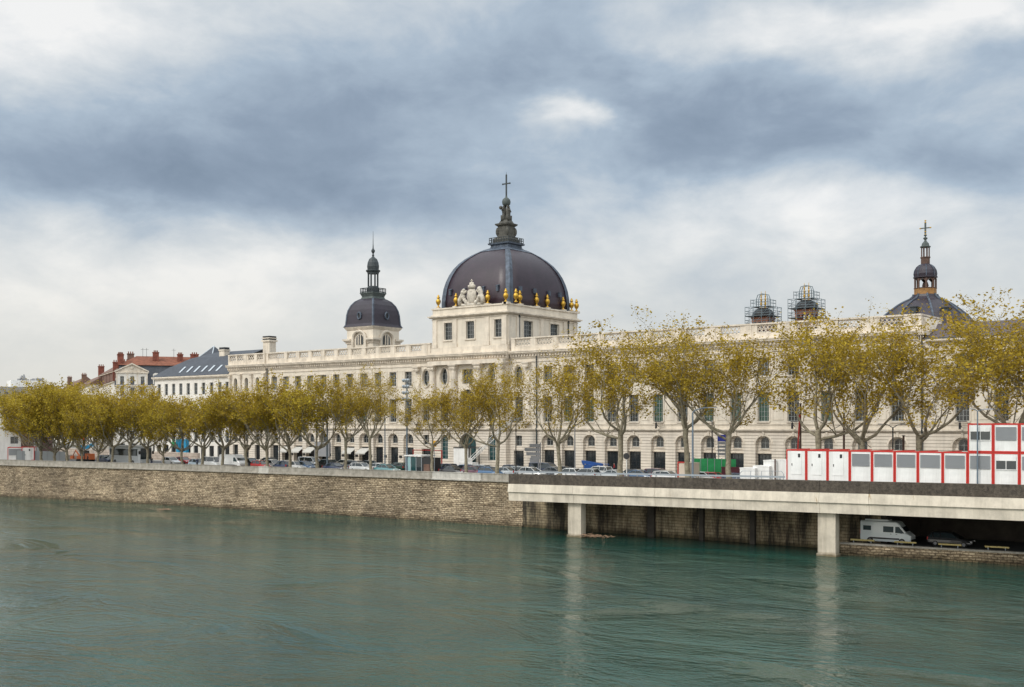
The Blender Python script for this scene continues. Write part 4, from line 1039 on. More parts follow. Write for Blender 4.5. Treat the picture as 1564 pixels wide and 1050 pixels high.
# ------------------------------------------------------------------ town houses further along the quay
def place(t,p,rz): t.location=(p[0],p[1],G); t.rotation_euler=(0,0,rz)
dxy=(-.885,.577)
T=thing('pedimented_house','white town house with triangular pediment, dark blue mansard and red tiled top','house')
W=24.; z0=-G
mb=MB(); cols=[1.6,4.0,6.4,9.6,12,15,18,21]
wall(mb,front(0),0,W,0,17.3,[(x-.5,x+.5,z,z+2.0) for x in cols for z in (14.7,11.0,7.4,4)]+[(x-.7,x+.7,.1,2.9) for x in cols],.25)
mb.add([(0,0,0),(0,14,0),(0,14,17.3),(0,0,17.3)],[(0,3,2,1)]); mb.add([(0,.5,0),(W,.5,0),(W,.5,19),(0,.5,19)],[(0,1,2,3)])
wall(mb,front(-.15),.2,7.6,17.35,20.3,[(x-.45,x+.45,17.5,19.5) for x in (1.6,4.0,6.4)],.3)
mb.build('wall',M['white_stone'],T)
for x in cols:
    for z in (14.7,11.0,7.4,4): window(T,x,.2,z,1.0,2.0,2,3,'glass')
    window(T,x,.2,.1,1.4,2.8,2,2,'glass',name='shop_window',fr='black')
for x in (1.6,4.0,6.4): window(T,x,.1,17.5,.9,2.0,2,3,'glass')
mb=MB(); mb.box(-.3,W,-.4,.2,17.05,17.3); mb.box(-.1,W,-.2,.1,13.6,13.9); mb.box(0,7.8,-.45,.2,20.3,20.55)
for s in (0,1): 
    a,b_=(-.1,3.9) if s==0 else (7.9,3.9)
    mb.loft([[(a,-.5,20.55),(a,-.0,20.55),(a,-.0,20.85),(a,-.5,20.85)],[(b_,-.5,22.45),(b_,-.0,22.45),(b_,0,22.8),(b_,-.5,22.8)]])
mb.prism([(0,0)]*3,0,0) if False else None
mb.add([(.1,-.12,20.5),(7.7,-.12,20.5),(3.9,-.12,22.5)],[(0,1,2)]); mb.lathe(3.9,-.2,[(.01,21.2),(.45,21.4),(.45,21.8),(.01,22.0)],8,sy=.3)
for x in (.35,2.8,5.2,7.4): mb.box(x-.15,x+.15,-.25,-.1,17.4,20.3)
mb.build('pediment_trim',M['trim'],T)
MB().loft([[(-.2,-.2,17.32),(W+.2,-.2,17.32),(W+.2,14.2,17.32),(-.2,14.2,17.32)],[(1.0,1.4,22.3),(W-1,1.4,22.3),(W-1,12.6,22.3),(1,12.6,22.3)]]).build('mansard_roof',M['slate'],T)
rt_=MB().loft([[(.6,1.0,22.35),(W-.6,1.0,22.35),(W-.6,13,22.35),(.6,13,22.35)],[(5,6.5,24.9),(W-5,6.5,24.9),(W-5,7.5,24.9),(5,7.5,24.9)]]).build('tiled_roof',M['tile'],T)
for x,y,h,w in ((1.2,2.2,24.9,.65),(9.6,4,25.6,.75),(15.5,4,25.2,.7),(19,4,25.3,1.0)):
    c=MB().box(x-w,x+w,y-.5,y+.5,21.5,h).box(x-w-.1,x+w+.1,y-.6,y+.6,h,h+.25).build('chimney',M['brick_red'],T)
    q=MB()
    for i in (-.5,0,.5): q.lathe(x+i*w,y,[(.15,h+.25),(.13,h+.7)],6)
    q.build('chimney_pots',M['tile'],c)
for x in (9.6,12.1,14.6,18):
    d_=MB(); d_.box(x-.75,x-.5,-.2,1.5,17.6,19.8); d_.box(x+.5,x+.75,-.2,1.5,17.6,19.8)
    d_.loft([[(x+.8*cos(pi*i/8),y,19.8+.6*sin(pi*i/8)) for i in range(9)] for y in (-.25,1.5)])
    o=d_.build('dormer',M['white_stone'],T); window(T,x,0,17.8,1.0,2.0,2,3,'glass',name='dormer_window')
an=MB(); 
for x in (6.5,7.4,14): an.bar((x,5,24.6),(x,5,26.9),.04).bar((x-.5,5,26.5),(x+.5,5,26.5),.03)
an.build('roof_aerial',M['black'],T)
place(T,cw(176,276),math.atan2(dxy[1],dxy[0])-pi/2)

def row_house(name,label,p0,p1,depth,eave,ridge,wallm,roofm,nw,nf,chim,win_w=.9):
    T=thing(name,label,'house'); p0=Vector(p0);p1=Vector(p1); W=(p1-p0).length; e=eave-G; r=ridge-G
    mb=MB(); st=e/nf; xs=[W*(i+.5)/nw for i in range(nw)]
    wall(mb,front(0),0,W,0,e,[(x-win_w/2,x+win_w/2,st*j+st*.28,st*j+st*.85) for x in xs for j in range(1,nf)]+[(x-win_w*.7,x+win_w*.7,.1,st*.8) for x in xs],.2)
    mb.add([(0,.4,0),(W,.4,0),(W,.4,e),(0,.4,e)],[(0,1,2,3)]); mb.add([(0,0,0),(0,depth,0),(0,depth,e),(0,0,e)],[(0,3,2,1)]); mb.add([(W,0,0),(W,depth,0),(W,depth,e),(W,0,e)],[(0,1,2,3)])
    mb.build('wall',wallm,T)
    for x in xs:
        for j in range(1,nf): window(T,x,.15,st*j+st*.28,win_w,st*.57,2,3,'glass')
        window(T,x,.15,.1,win_w*1.4,st*.8-.1,2,2,'glass',name='shop_window',fr='black')
    MB().box(-.2,W+.2,-.35,.1,e-.3,e-.02).build('eave',M['trim'],T)
    rf=MB().loft([[(-.2,-.5,e),(-.2,depth/2,r),(-.2,depth+.5,e)],[(W+.2,-.5,e),(W+.2,depth/2,r),(W+.2,depth+.5,e)]]).build('roof',roofm,T)
    for fr_,y,w,h,mt in chim:
        x=W*fr_; c=MB().box(x-w,x+w,y-.9,y+.9,e,h-G).box(x-w-.12,x+w+.12,y-1.02,y+1.02,h-G,h-G+.3).build('chimney',M[mt],T)
        q=MB()
        for i in (-.6,0,.6): q.lathe(x,y+i,[(.18,h-G+.3),(.15,h-G+.9)],6)
        q.build('chimney_pots',M['tile'],c)
    place(T,(p0.x,p0.y),math.atan2((p1-p0).y,(p1-p0).x)); return T
row_house('red_roofed_house','long white house with low red tiled roof and tall brick chimneys',cw(139,348),cw(174,282),14,24.8,27.6,M['white_stone'],M['tile'],14,5,
  [(.35,5,.5,31.8,'brick_red'),(.62,6,.9,29.6,'tile_dull'),(.80,4,.5,30.3,'brick_red')])
row_house('dull_roofed_house','tall grey-brown house with dull tiled roof seen above the far trees',cw(104,440),cw(137,352),14,26.5,31,M['white_stone'],M['tile_dull'],14,6,
  [(.12,5,.6,32.8,'tile_dull'),(.82,5,.8,32.8,'brick_red')])
row_house('far_quay_house','distant brown-roofed house with brick chimney rising over the left trees',cw(82,520),cw(104,445),14,27,33,M['white_stone'],M['tile_dull'],10,6,[(.3,5,.8,34.6,'tile_dull')])
row_house('steep_gabled_house','narrow house with steep dull roof and brick gable behind the red roof',cw(152,360),cw(180,320),12,29.5,33.5,M['tile_dull'],M['tile_dull'],6,6,[(.25,5,.7,35.6,'brick_red'),(.75,5,.6,34.6,'tile_dull')])
# far white block with rooftop plant
T=thing('distant_white_block','distant white box-like building with rooftop plant above the trees','building')
mb=MB().box(0,19,0,14,0,32.0).box(3,18.9,-.6,0,20,21); mb.build('wall',M['white_paint'],T)
MB().box(-.4,19.4,-.4,14,25.8,26.8).build('dark_band',M['signgrey'],T)
rp_=MB(); Rr=random.Random(4)
for i in range(14): x=Rr.uniform(3.5,18); rp_.box(x-.6,x+.6,3,5,32,32+Rr.uniform(.6,1.6))
for i in range(5): rp_.lathe(6+Rr.uniform(-1.4,1.4),4,[(.8,32),(.9,33.5),(.3,34.5+Rr.uniform(0,1.2))],6)
rp_.build('rooftop_plant',M['signgrey'],T)
a=cw(17,620); place(T,a,math.atan2(dxy[1],dxy[0])-pi/2+.25)
T=thing('distant_grey_block','distant low grey flat-roofed building at the far left edge','building')
mb=MB(); wall(mb,front(0),0,30,0,26,[(2+i*3.4,4+i*3.4,21,23.5) for i in range(8)],.3); mb.add([(0,.5,0),(30,.5,0),(30,.5,25.9),(0,.5,25.9)],[(0,1,2,3)]); mb.add([(30,0,0),(30,10,0),(30,10,26),(30,0,26)],[(0,1,2,3)]); mb.add([(0,0,26),(30,0,26),(30,10,26),(0,10,26)],[(0,1,2,3)])
mb.build('wall',M['signgrey'],T)
for i in range(8): window(T,3+i*3.4,.25,21,2,2.5,2,2,'glass')
place(T,cw(-60,540),math.atan2(dxy[1],dxy[0])-pi/2+.1)
# near-left white building and dark brown block
T=thing('white_quay_building','flat white modern building cut by the left edge of the picture','building')
mb=MB(); wall(mb,front(0),-22,3.6,0,11.2,[(1.6,3.1,1.2+2.4*j,2.7+2.4*j) for j in range(3)]+[(-12,-9,1,3.5),(-7,-4,1,3.5)],.3)
wall(mb,side(3.6),0,14,0,11.2,[(1+2.6*i,2.6+2.6*i,1.2+2.4*j,2.7+2.4*j) for i in range(4) for j in range(3)],.3)
mb.add([(-22,0,11.2),(3.6,0,11.2),(3.6,14,11.2),(-22,14,11.2)],[(0,1,2,3)]); mb.add([(-22,.5,0),(3.1,.5,0),(3.1,14,0),(3.1,14,11),(3.1,.5,11),(-22,.5,11)],[(0,1,4,5),(1,2,3,4)])
mb.build('wall',M['white_paint'],T)
for j in range(3):
    window(T,2.35,.25,1.2+2.4*j,1.5,1.5,2,2,'glass')
    for i in range(4): window(T,3.35,1.8+2.6*i,1.2+2.4*j,1.6,1.5,2,2,'glass',rz=pi/2)
for x in (-10.5,-5.5): window(T,x,.25,1,3,2.5,3,2,'glass')
MB().box(-22.1,3.7,-.1,14,11.2,11.4).build('roof_edge',M['shutter'],T)
place(T,cw(3,232),math.atan2(dxy[1],dxy[0])-pi/2+.1)
T=thing('brown_cladding_block','dark brown windowless building half hidden by the leftmost trees','building')
M['brown_clad']=mat('brown_cladding',(.10,.055,.05),.8,var=.15,vscale=.5)
MB().box(0,9.5,0,9,0,8.2).build('wall',M['brown_clad'],T); MB().box(-.1,9.6,-.1,9,8.2,8.45).build('roof_edge',M['signgrey'],T)
MB().box(5.5,6.6,-.06,.1,0,3.6).build('door',M['shutter'],T)
place(T,cw(11,252),math.atan2(dxy[1],dxy[0])-pi/2+.1)

# ------------------------------------------------------------------ plane trees
def make_tree(seed,H,fork,spread,nleaf,lsize,limbs=5,droop=0.):
    R=random.Random(seed); tk=MB(); cr=MB(); tips=[]
    def limb(p,d,l,r,lv,mb):
        pts=[tuple(p)]; rad=[r]; q=Vector(p); dd=Vector(d); ns=4 if lv<3 else 3
        for i in range(ns):
            dd=(dd+Vector((R.gauss(0,.2),R.gauss(0,.2),R.gauss(.08 if lv>1 else .30,.12)))).normalized()
            q=q+dd*l/ns; pts.append(tuple(q)); rad.append(r*(1-.55*(i+1)/ns))
        rad=[q_*(1.0+R.uniform(-.12,.25)) for q_ in rad] if lv<3 else rad
        mb.tube(pts,rad,7 if lv<2 else (5 if lv==2 else 3),cap=False)
        return pts,dd,rad[-1]
    def grow(p,d,l,r,lv):
        mb=tk if lv<3 else cr
        pts,dd,re=limb(p,d,l,r,lv,mb)
        if lv==4:
            tips.append((pts[1],pts[-1])); return
        if lv==3: tips.append((pts[1],pts[-1]))
        nc={1:5,2:4,3:4}[lv]
        for i in range(nc):
            k=(len(pts)-1) if i<2 else R.choice(range(1,len(pts)-1))
            az=R.uniform(0,2*pi); side_=Vector((cos(az),sin(az),R.uniform(-.15,.55)))
            nd=(dd*(.9 if lv<3 else .6)+side_*R.uniform(.45,.95)*(.8 if lv<2 else 1)).normalized()
            nd.z=max(nd.z,-.25-droop)
            grow(Vector(pts[k]),nd,l*R.uniform(.52,.78),max(.018,re*R.uniform(.55,.85)),lv+1)
    lean=Vector((R.uniform(-.06,.06),R.uniform(-.06,.06),1))
    r0=.25*H/20+.05
    tp=[(0,0,-.1)]; 
    for i in range(1,7): tp.append((lean.x*fork*i/6+R.gauss(0,.05),lean.y*fork*i/6+R.gauss(0,.05),fork*i/6))
    tk.tube(tp,[r0*1.45,r0*1.1,r0,r0*.94,r0*.9,r0*.95,r0*1.05],10,cap=False)
    tk.sphere((tp[-1][0],tp[-1][1],fork+.05),r0*1.05,8,6)
    for i in range(limbs):
        az=2*pi*i/limbs+R.uniform(-.35,.35); out=R.uniform(.55,1.25)*spread
        if i==limbs-1: out=.2
        z0=fork-R.uniform(0,.9)*(i%2)
        grow(Vector((tp[-1][0],tp[-1][1],z0)),Vector((cos(az)*out,sin(az)*out,R.uniform(.15,.75) if i<limbs-1 else 1)).normalized(),(H-fork)*R.uniform(.42,.55),r0*R.uniform(.5,.66),1)
    # knobbly pollard heads
    per=nleaf/max(1,len(tips))
    cl=MB()
    for a,b_ in tips:
        a=Vector(a);b_=Vector(b_); dens=R.uniform(.2,1.8)
        if b_.z<fork+1.5: dens*=.35
        for i in range(int(per*dens)):
            c=a.lerp(b_,R.uniform(.1,1.15))+Vector((R.gauss(0,.30),R.gauss(0,.30),R.gauss(0,.27)))
            s=lsize*R.choice((.55,.7,.9,1.1,1.6))
            u=Vector((R.gauss(0,1),R.gauss(0,1),R.gauss(0,.7))).normalized(); w=u.cross(Vector((R.gauss(0,1),R.gauss(0,1),R.gauss(0,1)))).normalized()
            u=u*s*.5; w=w*s*.36
            cl.add([tuple(c-u),tuple(c+w*.9-u*.1),tuple(c+u),tuple(c-w)],[(0,1,2,3)])
    return tk,cr,cl,tips
PROT={}
def tree_proto(key,leaf,*a,**k):
    tk,tw,cl,tips=make_tree(*a,**k)
    mx=max(p[2] for p in cl.v)
    def me(name,mbs,mats):
        m_=MB()
        for i,x in enumerate(mbs): m_.mat(i).add(x.v,x.f)
        mesh=bpy.data.meshes.new(name); mesh.from_pydata(m_.v,[],m_.f)
        for q in mats: mesh.materials.append(q)
        if len(mats)>1: mesh.polygons.foreach_set('material_index',m_.m)
        mesh.update(); return mesh
    t1=me('trunk',[tk],[M['bark']]); t1.polygons.foreach_set('use_smooth',[True]*len(t1.polygons))
    PROT[key]=(t1,me('crown',[tw,cl],[M['twig'],M[leaf]]),mx)
tree_proto('A','leaf',11,20,6.6,1.5,11500,.225,5)
tree_proto('B','leaf',23,20,6.0,1.5,11500,.225,5)
tree_proto('C','leaf',37,20,7.0,1.5,11500,.225,6)
tree_proto('D','leaf',51,20,6.4,1.6,11500,.225,5)
tree_proto('a','leaf2',5,15,3.6,1.4,11500,.25,7,droop=.35)
tree_proto('b','leaf',8,15,3.8,1.4,11500,.25,6,droop=.3)
tree_proto('c','leaf2',13,15,3.2,1.35,14000,.26,7,droop=.4)
tree_proto('d','leaf2',77,15,2.6,1.5,20000,.28,8,droop=.5)
def tree(key,x,y,height,label,group,rz=0,w=1.0):
    t1,c1,mx=PROT[key]; s=height/mx
    T=thing('plane_tree',label,'tree',(x,y,G),rz,group); T.scale=(s*w,s*w,s)
    for n_,m_ in (('trunk',t1),('crown',c1)):
        o=bpy.data.objects.new(n_,m_); COL.objects.link(o); o.parent=T
GR='plane trees in the row along the river wall'
# px, key, height(m), back from the wall, rz, width, label
TL=[(46,'c',16.5,12,2.2,.95,'broad dense plane tree above the red-trimmed site hut'),
(63,'c',17,4,3.0,1.2,'first slim trunk right of the grey hoarding by the river wall'),
(83,'d',17,5,.9,1.05,'full-crowned plane tree second from the grey hoarding'),
(103,'c',16,4,1.9,1.1,'bushy plane tree left of the red traffic light'),
(125.6,'c',14.5,4,2.8,1.05,'bushy plane tree beside the black-clad passer-by and orange digger'),
(149.4,'c',14,4,4.1,1.0,'bushy plane tree just behind the tail of the coach'),
(172,'a',15,4,5.3,1.0,'rounded plane tree in front of the rear half of the coach'),
(198,'b',16,4,.2,1.05,'tallest plane tree in front of the pedimented house and coach'),
(225,'a',13.5,4,1.1,1.0,'plane tree at the front corner of the coach windscreen'),
(250,'c',14,4,2.3,.95,'low plane tree right of the coach before the pharmacy cross'),
(278,'a',13.2,4,3.3,1.0,'plane tree in front of the tall blue panels'),
(309,'b',14.2,4,4.4,1.05,'plane tree left of the white minivan'),
(340.5,'a',14.2,4,5.0,1.0,'plane tree in front of the large white van'),
(376,'b',14.6,4,.6,1.0,'plane tree between the white van and the red hatchback'),
(407.5,'a',14.0,4,1.7,1.0,'dark slender plane tree right of the red hatchback'),
(444,'b',15.2,4,2.6,1.0,'plane tree in front of the small awnings, leaning slightly'),
(484.5,'a',16.5,4,3.5,1.05,'plane tree with forked low limb before the grey boarded shopfront'),
(527.7,'A',17.5,4,4.6,.92,'tall forked plane tree right of the blue-grey pole'),
(567,'C',16.5,4,5.6,.85,'sparse plane tree with bare lower limbs left of the thin street lamp'),
(660,'A',14.8,4,.4,.98,'plane tree right of the glass kiosk by the pale parapet blocks'),
(712,'B',16.0,4,1.5,.95,'plane tree in front of the palace gateway'),
(760,'D',16.2,4,2.5,1.0,'plane tree at the end of the stone quay wall beside the deck')]
RH=random.Random(31)
for px,k_,h,off,rz,w,lab in TL:
    h*=RH.uniform(.99,1.15) if 140<px<520 else (1.04 if px>500 else 1)
    x=-90.
    for _ in range(40): x=fx(px,quay_y(x)+off)
    tree(k_,x,quay_y(x)+off,h,lab,GR,rz,w*(1.16 if px>600 else 1.04))
TR=[(856,'B',19.0,3.6,.95,'large plane tree with crooked low limb behind the deck, left of the twin lamp'),
(948,'D',21.2,2.0,1.0,'large plane tree behind the blue boom lift'),
(1052,'C',21.5,4.9,1.0,'large plane tree beside the curved grey lamp post and green hoarding'),
(1113,'A',21.5,.8,1.02,'large plane tree with leaning trunk at the right end of the green hoarding'),
(1251,'D',21.5,5.4,1.0,'large plane tree rising behind the second door cabin'),
(1323,'B',21.8,2.9,.98,'large plane tree with leaning trunk behind the barred cabins'),
(1403,'A',21.0,4.3,1.05,'large knobbly plane tree left of the two-storey cabins, before the rain pipe'),
(1561,'D',21.3,1.1,1.1,'large plane tree at the right edge behind the upper cabins'),
(1643,'C',22.0,3.1,1.1,'plane tree mostly outside the right edge of the picture')]
for px,k_,h,rz,w,lab in TR:
    y=-29.0; tree(k_,fx(px,y),y,h*1.03,lab,'large plane trees behind the deck',rz,w*1.14)
# second row beyond the road at the far left and distant crowns
Rr=random.Random(9)
for i,(px,d,h,k_) in enumerate(((20,300,21,'d'),(48,315,21,'d'),(74,310,20,'c'),(98,330,20,'d'),(118,300,17,'c'),(5,360,22,'d'),(60,380,22,'d'),(90,400,24,'d'),(30,420,23,'c'),(112,390,23,'d'),(143,290,14,'c'),(172,285,12,'c'),(-20,330,21,'d'))):
    p=cw(px,d)
    h=14+(648-(597,592,590,590,580,600,596,584,598,576,598,600,600)[i])*d/1712-G
    tree(k_,p[0],p[1],h,['far plane tree over the left quay, behind the site hut','far plane tree over the left quay, above the grey hoarding','far plane tree behind the first slim trunks at left','far plane tree left of the dull-roofed house','far plane tree below the brick chimney','distant plane tree low at the left edge','distant plane tree under the white rooftop block','distant tall plane tree right of the white rooftop block','distant plane tree left of the white rooftop block','distant tall plane tree at the end of the house row','far plane tree below the red-roofed house','far plane tree below the pediment','distant plane tree cut by the left edge'][i],'far plane trees along the quay to the left',Rr.uniform(0,6),1.15)
# ------------------------------------------------------------------ vehicles
def car_body(L,Wd,H,kind):
    """stations: x, belt z, roof z, half width; nose toward +X"""
    hw=Wd/2
    if kind=='van':   st=[(0,1.05,.98),(.02,1.15,1),(.80,1.2,1),(.90,1.08,.98),(1,.62,.86)]; gh=[(.01,.0),(.015,1),(.72,1),(.90,0)]
    elif kind=='estate': st=[(0,.72,.92),(.03,.95,.98),(.65,.94,1),(.72,.92,1),(.97,.66,.9),(1,.5,.82)]; gh=[(.01,.0),(.09,.97),(.52,1),(.72,0)]
    elif kind=='saloon': st=[(0,.65,.9),(.03,.95,.96),(.17,.98,1),(.65,.93,1),(.72,.9,1),(.97,.66,.9),(1,.5,.82)]; gh=[(.15,.0),(.32,.97),(.54,1),(.73,0)]
    elif kind=='suv': st=[(0,.9,.93),(.03,1.1,.98),(.68,1.08,1),(.74,1.05,1),(.97,.85,.92),(1,.6,.86)]; gh=[(.01,.0),(.08,.97),(.55,1),(.74,0)]
    else: st=[(0,.7,.9),(.03,.96,.97),(.66,.94,1),(.74,.9,1),(.96,.66,.9),(1,.5,.84)]; gh=[(.01,.0),(.13,.97),(.54,1),(.76,0)]
    zb=.24; belt=st[2][1]
    body=MB(); rings=[]
    for f_,z,w in st:
        x=(f_-.5)*L; y=hw*w
        lo=zb+(.18 if f_ in (0,1) else 0)
        rings.append([(x,-y*.9,lo),(x,-y,lo+.18),(x,-y*.99,z*.75),(x,-y*.90,z),(x,y*.90,z),(x,y*.99,z*.75),(x,y,lo+.18),(x,y*.9,lo)])
    body.loft(rings)
    # roof skin and pillars
    R0=[]; 
    for f_,t in gh:
        x=(f_-.5)*L; z=belt-.03+(H-belt+.0)*t; y=hw*(.88-.14*t); R0.append((x,y,z))
    (xa,ya,za),(xb,yb,zb_),(xc,yc,zc),(xd,yd,zd)=R0
    r_=.035
    body.loft([[(xb,-yb,zb_-.04),(xb,yb,zb_-.04),(xb,yb*.85,zb_+.03),(xb,-yb*.85,zb_+.03)],[((xb+xc)/2,-yb,H-.02),((xb+xc)/2,yb,H-.02),((xb+xc)/2,yb*.85,H+.05),((xb+xc)/2,-yb*.85,H+.05)],[(xc,-yc,zc-.04),(xc,yc,zc-.04),(xc,yc*.85,zc+.03),(xc,-yc*.85,zc+.03)]])
    for s in (-1,1):
        body.tube([(xa,s*ya,za),(xb,s*yb,zb_)],.055,4); body.tube([(xd,s*yd,zd),(xc,s*yc,zc)],.04,4)
        xm=(xb+xc)/2-.05; body.tube([(xm,s*hw*.885,belt-.02),(xm,s*yb,zb_)],.04,4)
        body.tube([(xb+.25*(xm-xb),s*hw*.885,belt-.02),(xb+.1,s*yb,zb_)],.07,4) if kind in('estate','van','suv') else None
        body.sphere((xd-.18,s*(hw*.98),belt+.08),.1,6,4)
    gl=MB(); sh=.985
    gl.loft([[(x,-y*sh*(1),belt-.05),(x,y*sh,belt-.05),(x,y*sh,z-.02),(x,-y*sh,z-.02)] if False else [(x,-hw*.87,belt-.05),(x,hw*.87,belt-.05),(x,y*sh,max(z-.015,belt-.04)),(x,-y*sh,max(z-.015,belt-.04))] for x,y,z in R0])
    return body,gl
CARP={}
def make_car(kind):
    L,Wd,H={'hatch':(4.0,1.72,1.47),'saloon':(4.6,1.80,1.45),'estate':(4.6,1.80,1.50),'suv':(4.5,1.85,1.66),'van':(4.9,1.9,1.95)}[kind]
    b_,g_=car_body(L,Wd,H,kind)
    parts=[('body',b_,None),('windows',g_,M['carglass'])]
    ms={}
    for n_,mb,mt in parts:
        o=mb.build(n_,mt or CC['white']); ms[n_]=o.data; bpy.data.objects.remove(o)
    wm=MB().add([],[]); r=.32
    def wheel(r,w,n=16): 
        return MB().loft([[(r*q*cos(2*pi*i/n),y,r*q*sin(2*pi*i/n)) for i in range(n)] for q,y in ((.8,-w),(1,-w*.8),(1,w*.8),(.8,w))])
    def disc(r,w,n=16): return MB().loft([[(r*q*cos(2*pi*i/n),y,r*q*sin(2*pi*i/n)) for i in range(n)] for q,y in ((.52,-w-.012),(.58,-w*.9),(.58,w*.9),(.52,w+.012))])
    o=wheel(r,.1).build('wheel',M['tyre']); ms['wheel']=o.data; bpy.data.objects.remove(o)
    o=disc(r,.1).build('rim',M['rim']); ms['rim']=o.data; bpy.data.objects.remove(o)
    o=MB().sphere((0,0,0),.14,8,5,.7).build('headlight',M['headlight']); ms['headlight']=o.data; bpy.data.objects.remove(o)
    o=MB().box(-.05,.05,-.12,.12,-.14,.14).build('tail_light',M['taillight']); ms['tail_light']=o.data; bpy.data.objects.remove(o)
    CARP[kind]=(L,Wd,H,r,ms)
for k in ('hatch','saloon','estate','suv','van'): make_car(k)
def car(kind,colour,x,y,z,rz,label,name='parked_car',cat='car',group='cars on the quay road',s=1.0):
    L,Wd,H,r,ms=CARP[kind]
    T=thing(name,label,cat,(x,y,z),rz,group); T.scale=(s,s,s)
    def put(n_,loc,par=T,m_=None):
        o=bpy.data.objects.new(n_,ms[n_]); COL.objects.link(o); o.parent=par; o.location=loc
        if m_: o.material_slots[0].link='OBJECT'; o.material_slots[0].material=m_
        return o
    put('body',(0,0,0),m_=CC[colour]); put('windows',(0,0,0))
    for fx_ in (-.31,.32):
        for s_ in (-1,1):
            w=put('wheel',(fx_*L,s_*(Wd/2-.11),r)); put('rim',(0,0,0),w)
    for s_ in (-1,1):
        put('headlight',(L*.465,s_*Wd*.36,.62)); put('tail_light',(-L*.488,s_*Wd*.40,.84))
CARS=[ # px, lane y, kind, colour, direction(1 = nose right), label
(162,-24,'suv','navy',1,'dark blue car left of the coach by the far stone wall'),
(262,-22,'estate','white',1,'white estate car left of the tall blue panels'),
(281,-19,'hatch','red',1,'small dark red car half hidden by a trunk under the blue panels'),
(302,-27,'hatch','paleblue',1,'pale blue hatchback left of the white minivan'),
(313,-21,'estate','white',-1,'white estate behind the pale blue hatchback'),
(325,-27.5,'van','white',1,'smaller white minivan left of the large white van'),
(383,-22,'suv','black',1,'black off-roader between the white van and red hatchback'),
(399,-27,'hatch','red',1,'bright red hatchback behind the river parapet'),
(418,-23,'estate','white',1,'white estate right of the bright red hatchback'),
(431,-27.5,'hatch','navy',-1,'dark blue hatchback nose-left near the first awning'),
(440,-24,'hatch','silver',1,'silver hatchback behind the leaning trunk'),
(453,-27,'estate','white',1,'white estate car in front of the third awning'),
(467,-26,'estate','blue',1,'blue-grey estate with the white van behind it'),
(474,-19,'van','white',1,'white van before the grey boarded shopfront'),
(497,-20,'suv','black',-1,'black off-roader behind the blue-grey pole'),
(512,-27.5,'saloon','navy',1,'dark navy saloon right of the blue-grey pole'),
(537,-23,'suv','grey',-1,'dark grey off-roader showing red tail lights'),
(554,-26,'estate','white',1,'white estate right of the dark grey off-roader'),
(574,-25,'hatch','white',-1,'small white hatchback behind the thin lamp post'),
(591,-28,'saloon','teal',1,'grey-green saloon close behind the parapet left of the kiosk'),
(606,-22,'hatch','green',-1,'dark green hatchback left of the kiosk'),
(679,-22,'estate','navy',-1,'dark navy estate right of the orange sign post'),
(693,-27.5,'saloon','black',1,'black saloon behind the pale parapet blocks'),
(707,-23,'hatch','blue',-1,'blue hatchback behind the gateway tree'),
(724,-27,'hatch','plum',1,'plum hatchback with red tail lights below the white ladder lift'),
(742,-23,'estate','silver',1,'silver estate right of the white ladder lift'),
(750,-28,'hatch','blue',1,'blue hatchback behind the last parapet block'),
(770,-26,'saloon','silver',-1,'silver saloon beside the last tree of the stone quay'),
(785,-19,'hatch','navy',1,'dark blue hatchback behind the tall thin mast'),
(799,-34,'estate','silver',1,'silver estate at the left end of the deck parapet'),
(813,-25,'hatch','white',1,'white hatchback near the grey direction signs'),
(832,-20,'van','navy',1,'dark navy van right of the direction signs'),
(848,-31,'saloon','grey',1,'dark grey saloon in front of the navy van'),
(868,-34,'hatch','white',-1,'white hatchback below the crooked tree limb'),
(893,-34,'estate','silver',-1,'silver estate below the twin-armed lamp'),
(935,-34.5,'saloon','silver',-1,'long silver saloon under the blue boom lift'),
(978,-33,'saloon','blue',1,'steel blue saloon right of the round signal'),
(1008,-22,'suv','plum',1,'plum off-roader behind the deck guard rail'),
(1022,-34.5,'estate','white',1,'white estate left of the cream red-edged box'),
(1049,-34,'hatch','green',-1,'dark green hatchback by the curved lamp post'),
(1078,-33.8,'estate','white',1,'white estate car before the green hoarding'),
(1093,-24,'hatch','red',1,'red hatchback half hidden behind the white estate'),
]
for px,y,k,c,dr,lab in CARS:
    if px<620:
        x=-90.
        q=0
        for _ in range(30): x=fx(px,y+q); q=(min(0,quay_y(x)+33)*.9) if x<-46 else 0
        y=y+q
    elif px<790: y=max(y,-27.8)
    elif y<-30: y+=9.5
    x=fx(px,y)
    car(k,c,x,y,G+.004,(0 if dr>0 else pi)+random.uniform(-.04,.04)+(-.07 if px<500 else 0),lab)
# second-line traffic glimpsed between the first
Rr=random.Random(12); cols=['grey','silver','white','black','blue','navy','beige']
extra=[(345,-17,'suv','grey','grey off-roader passing behind the large white van'),(408,-17,'hatch','black','black hatchback in the far lane behind the red one'),(525,-17,'hatch','beige','beige hatchback in the far lane near the forked tree'),(562,-18,'saloon','black','black saloon in the far lane behind the white estates'),(657,-19,'hatch','white','white hatchback just right of the kiosk'),(860,-19,'saloon','black','black saloon in the far lane behind the crooked tree'),(912,-20,'suv','white','white off-roader in the far lane left of the blue boom lift'),(962,-22,'hatch','black','black hatchback in the far lane behind the round signal'),(1118,-24,'hatch','navy','dark navy hatchback at the right end of the green hoarding')]
for px,y,k,c,lab in extra: car(k,c,fx(px,y),y,G+.004,pi,lab)
M['vanglass']=mat('tinted_van_glass',(.02,.045,.05),.35,spec=.3)
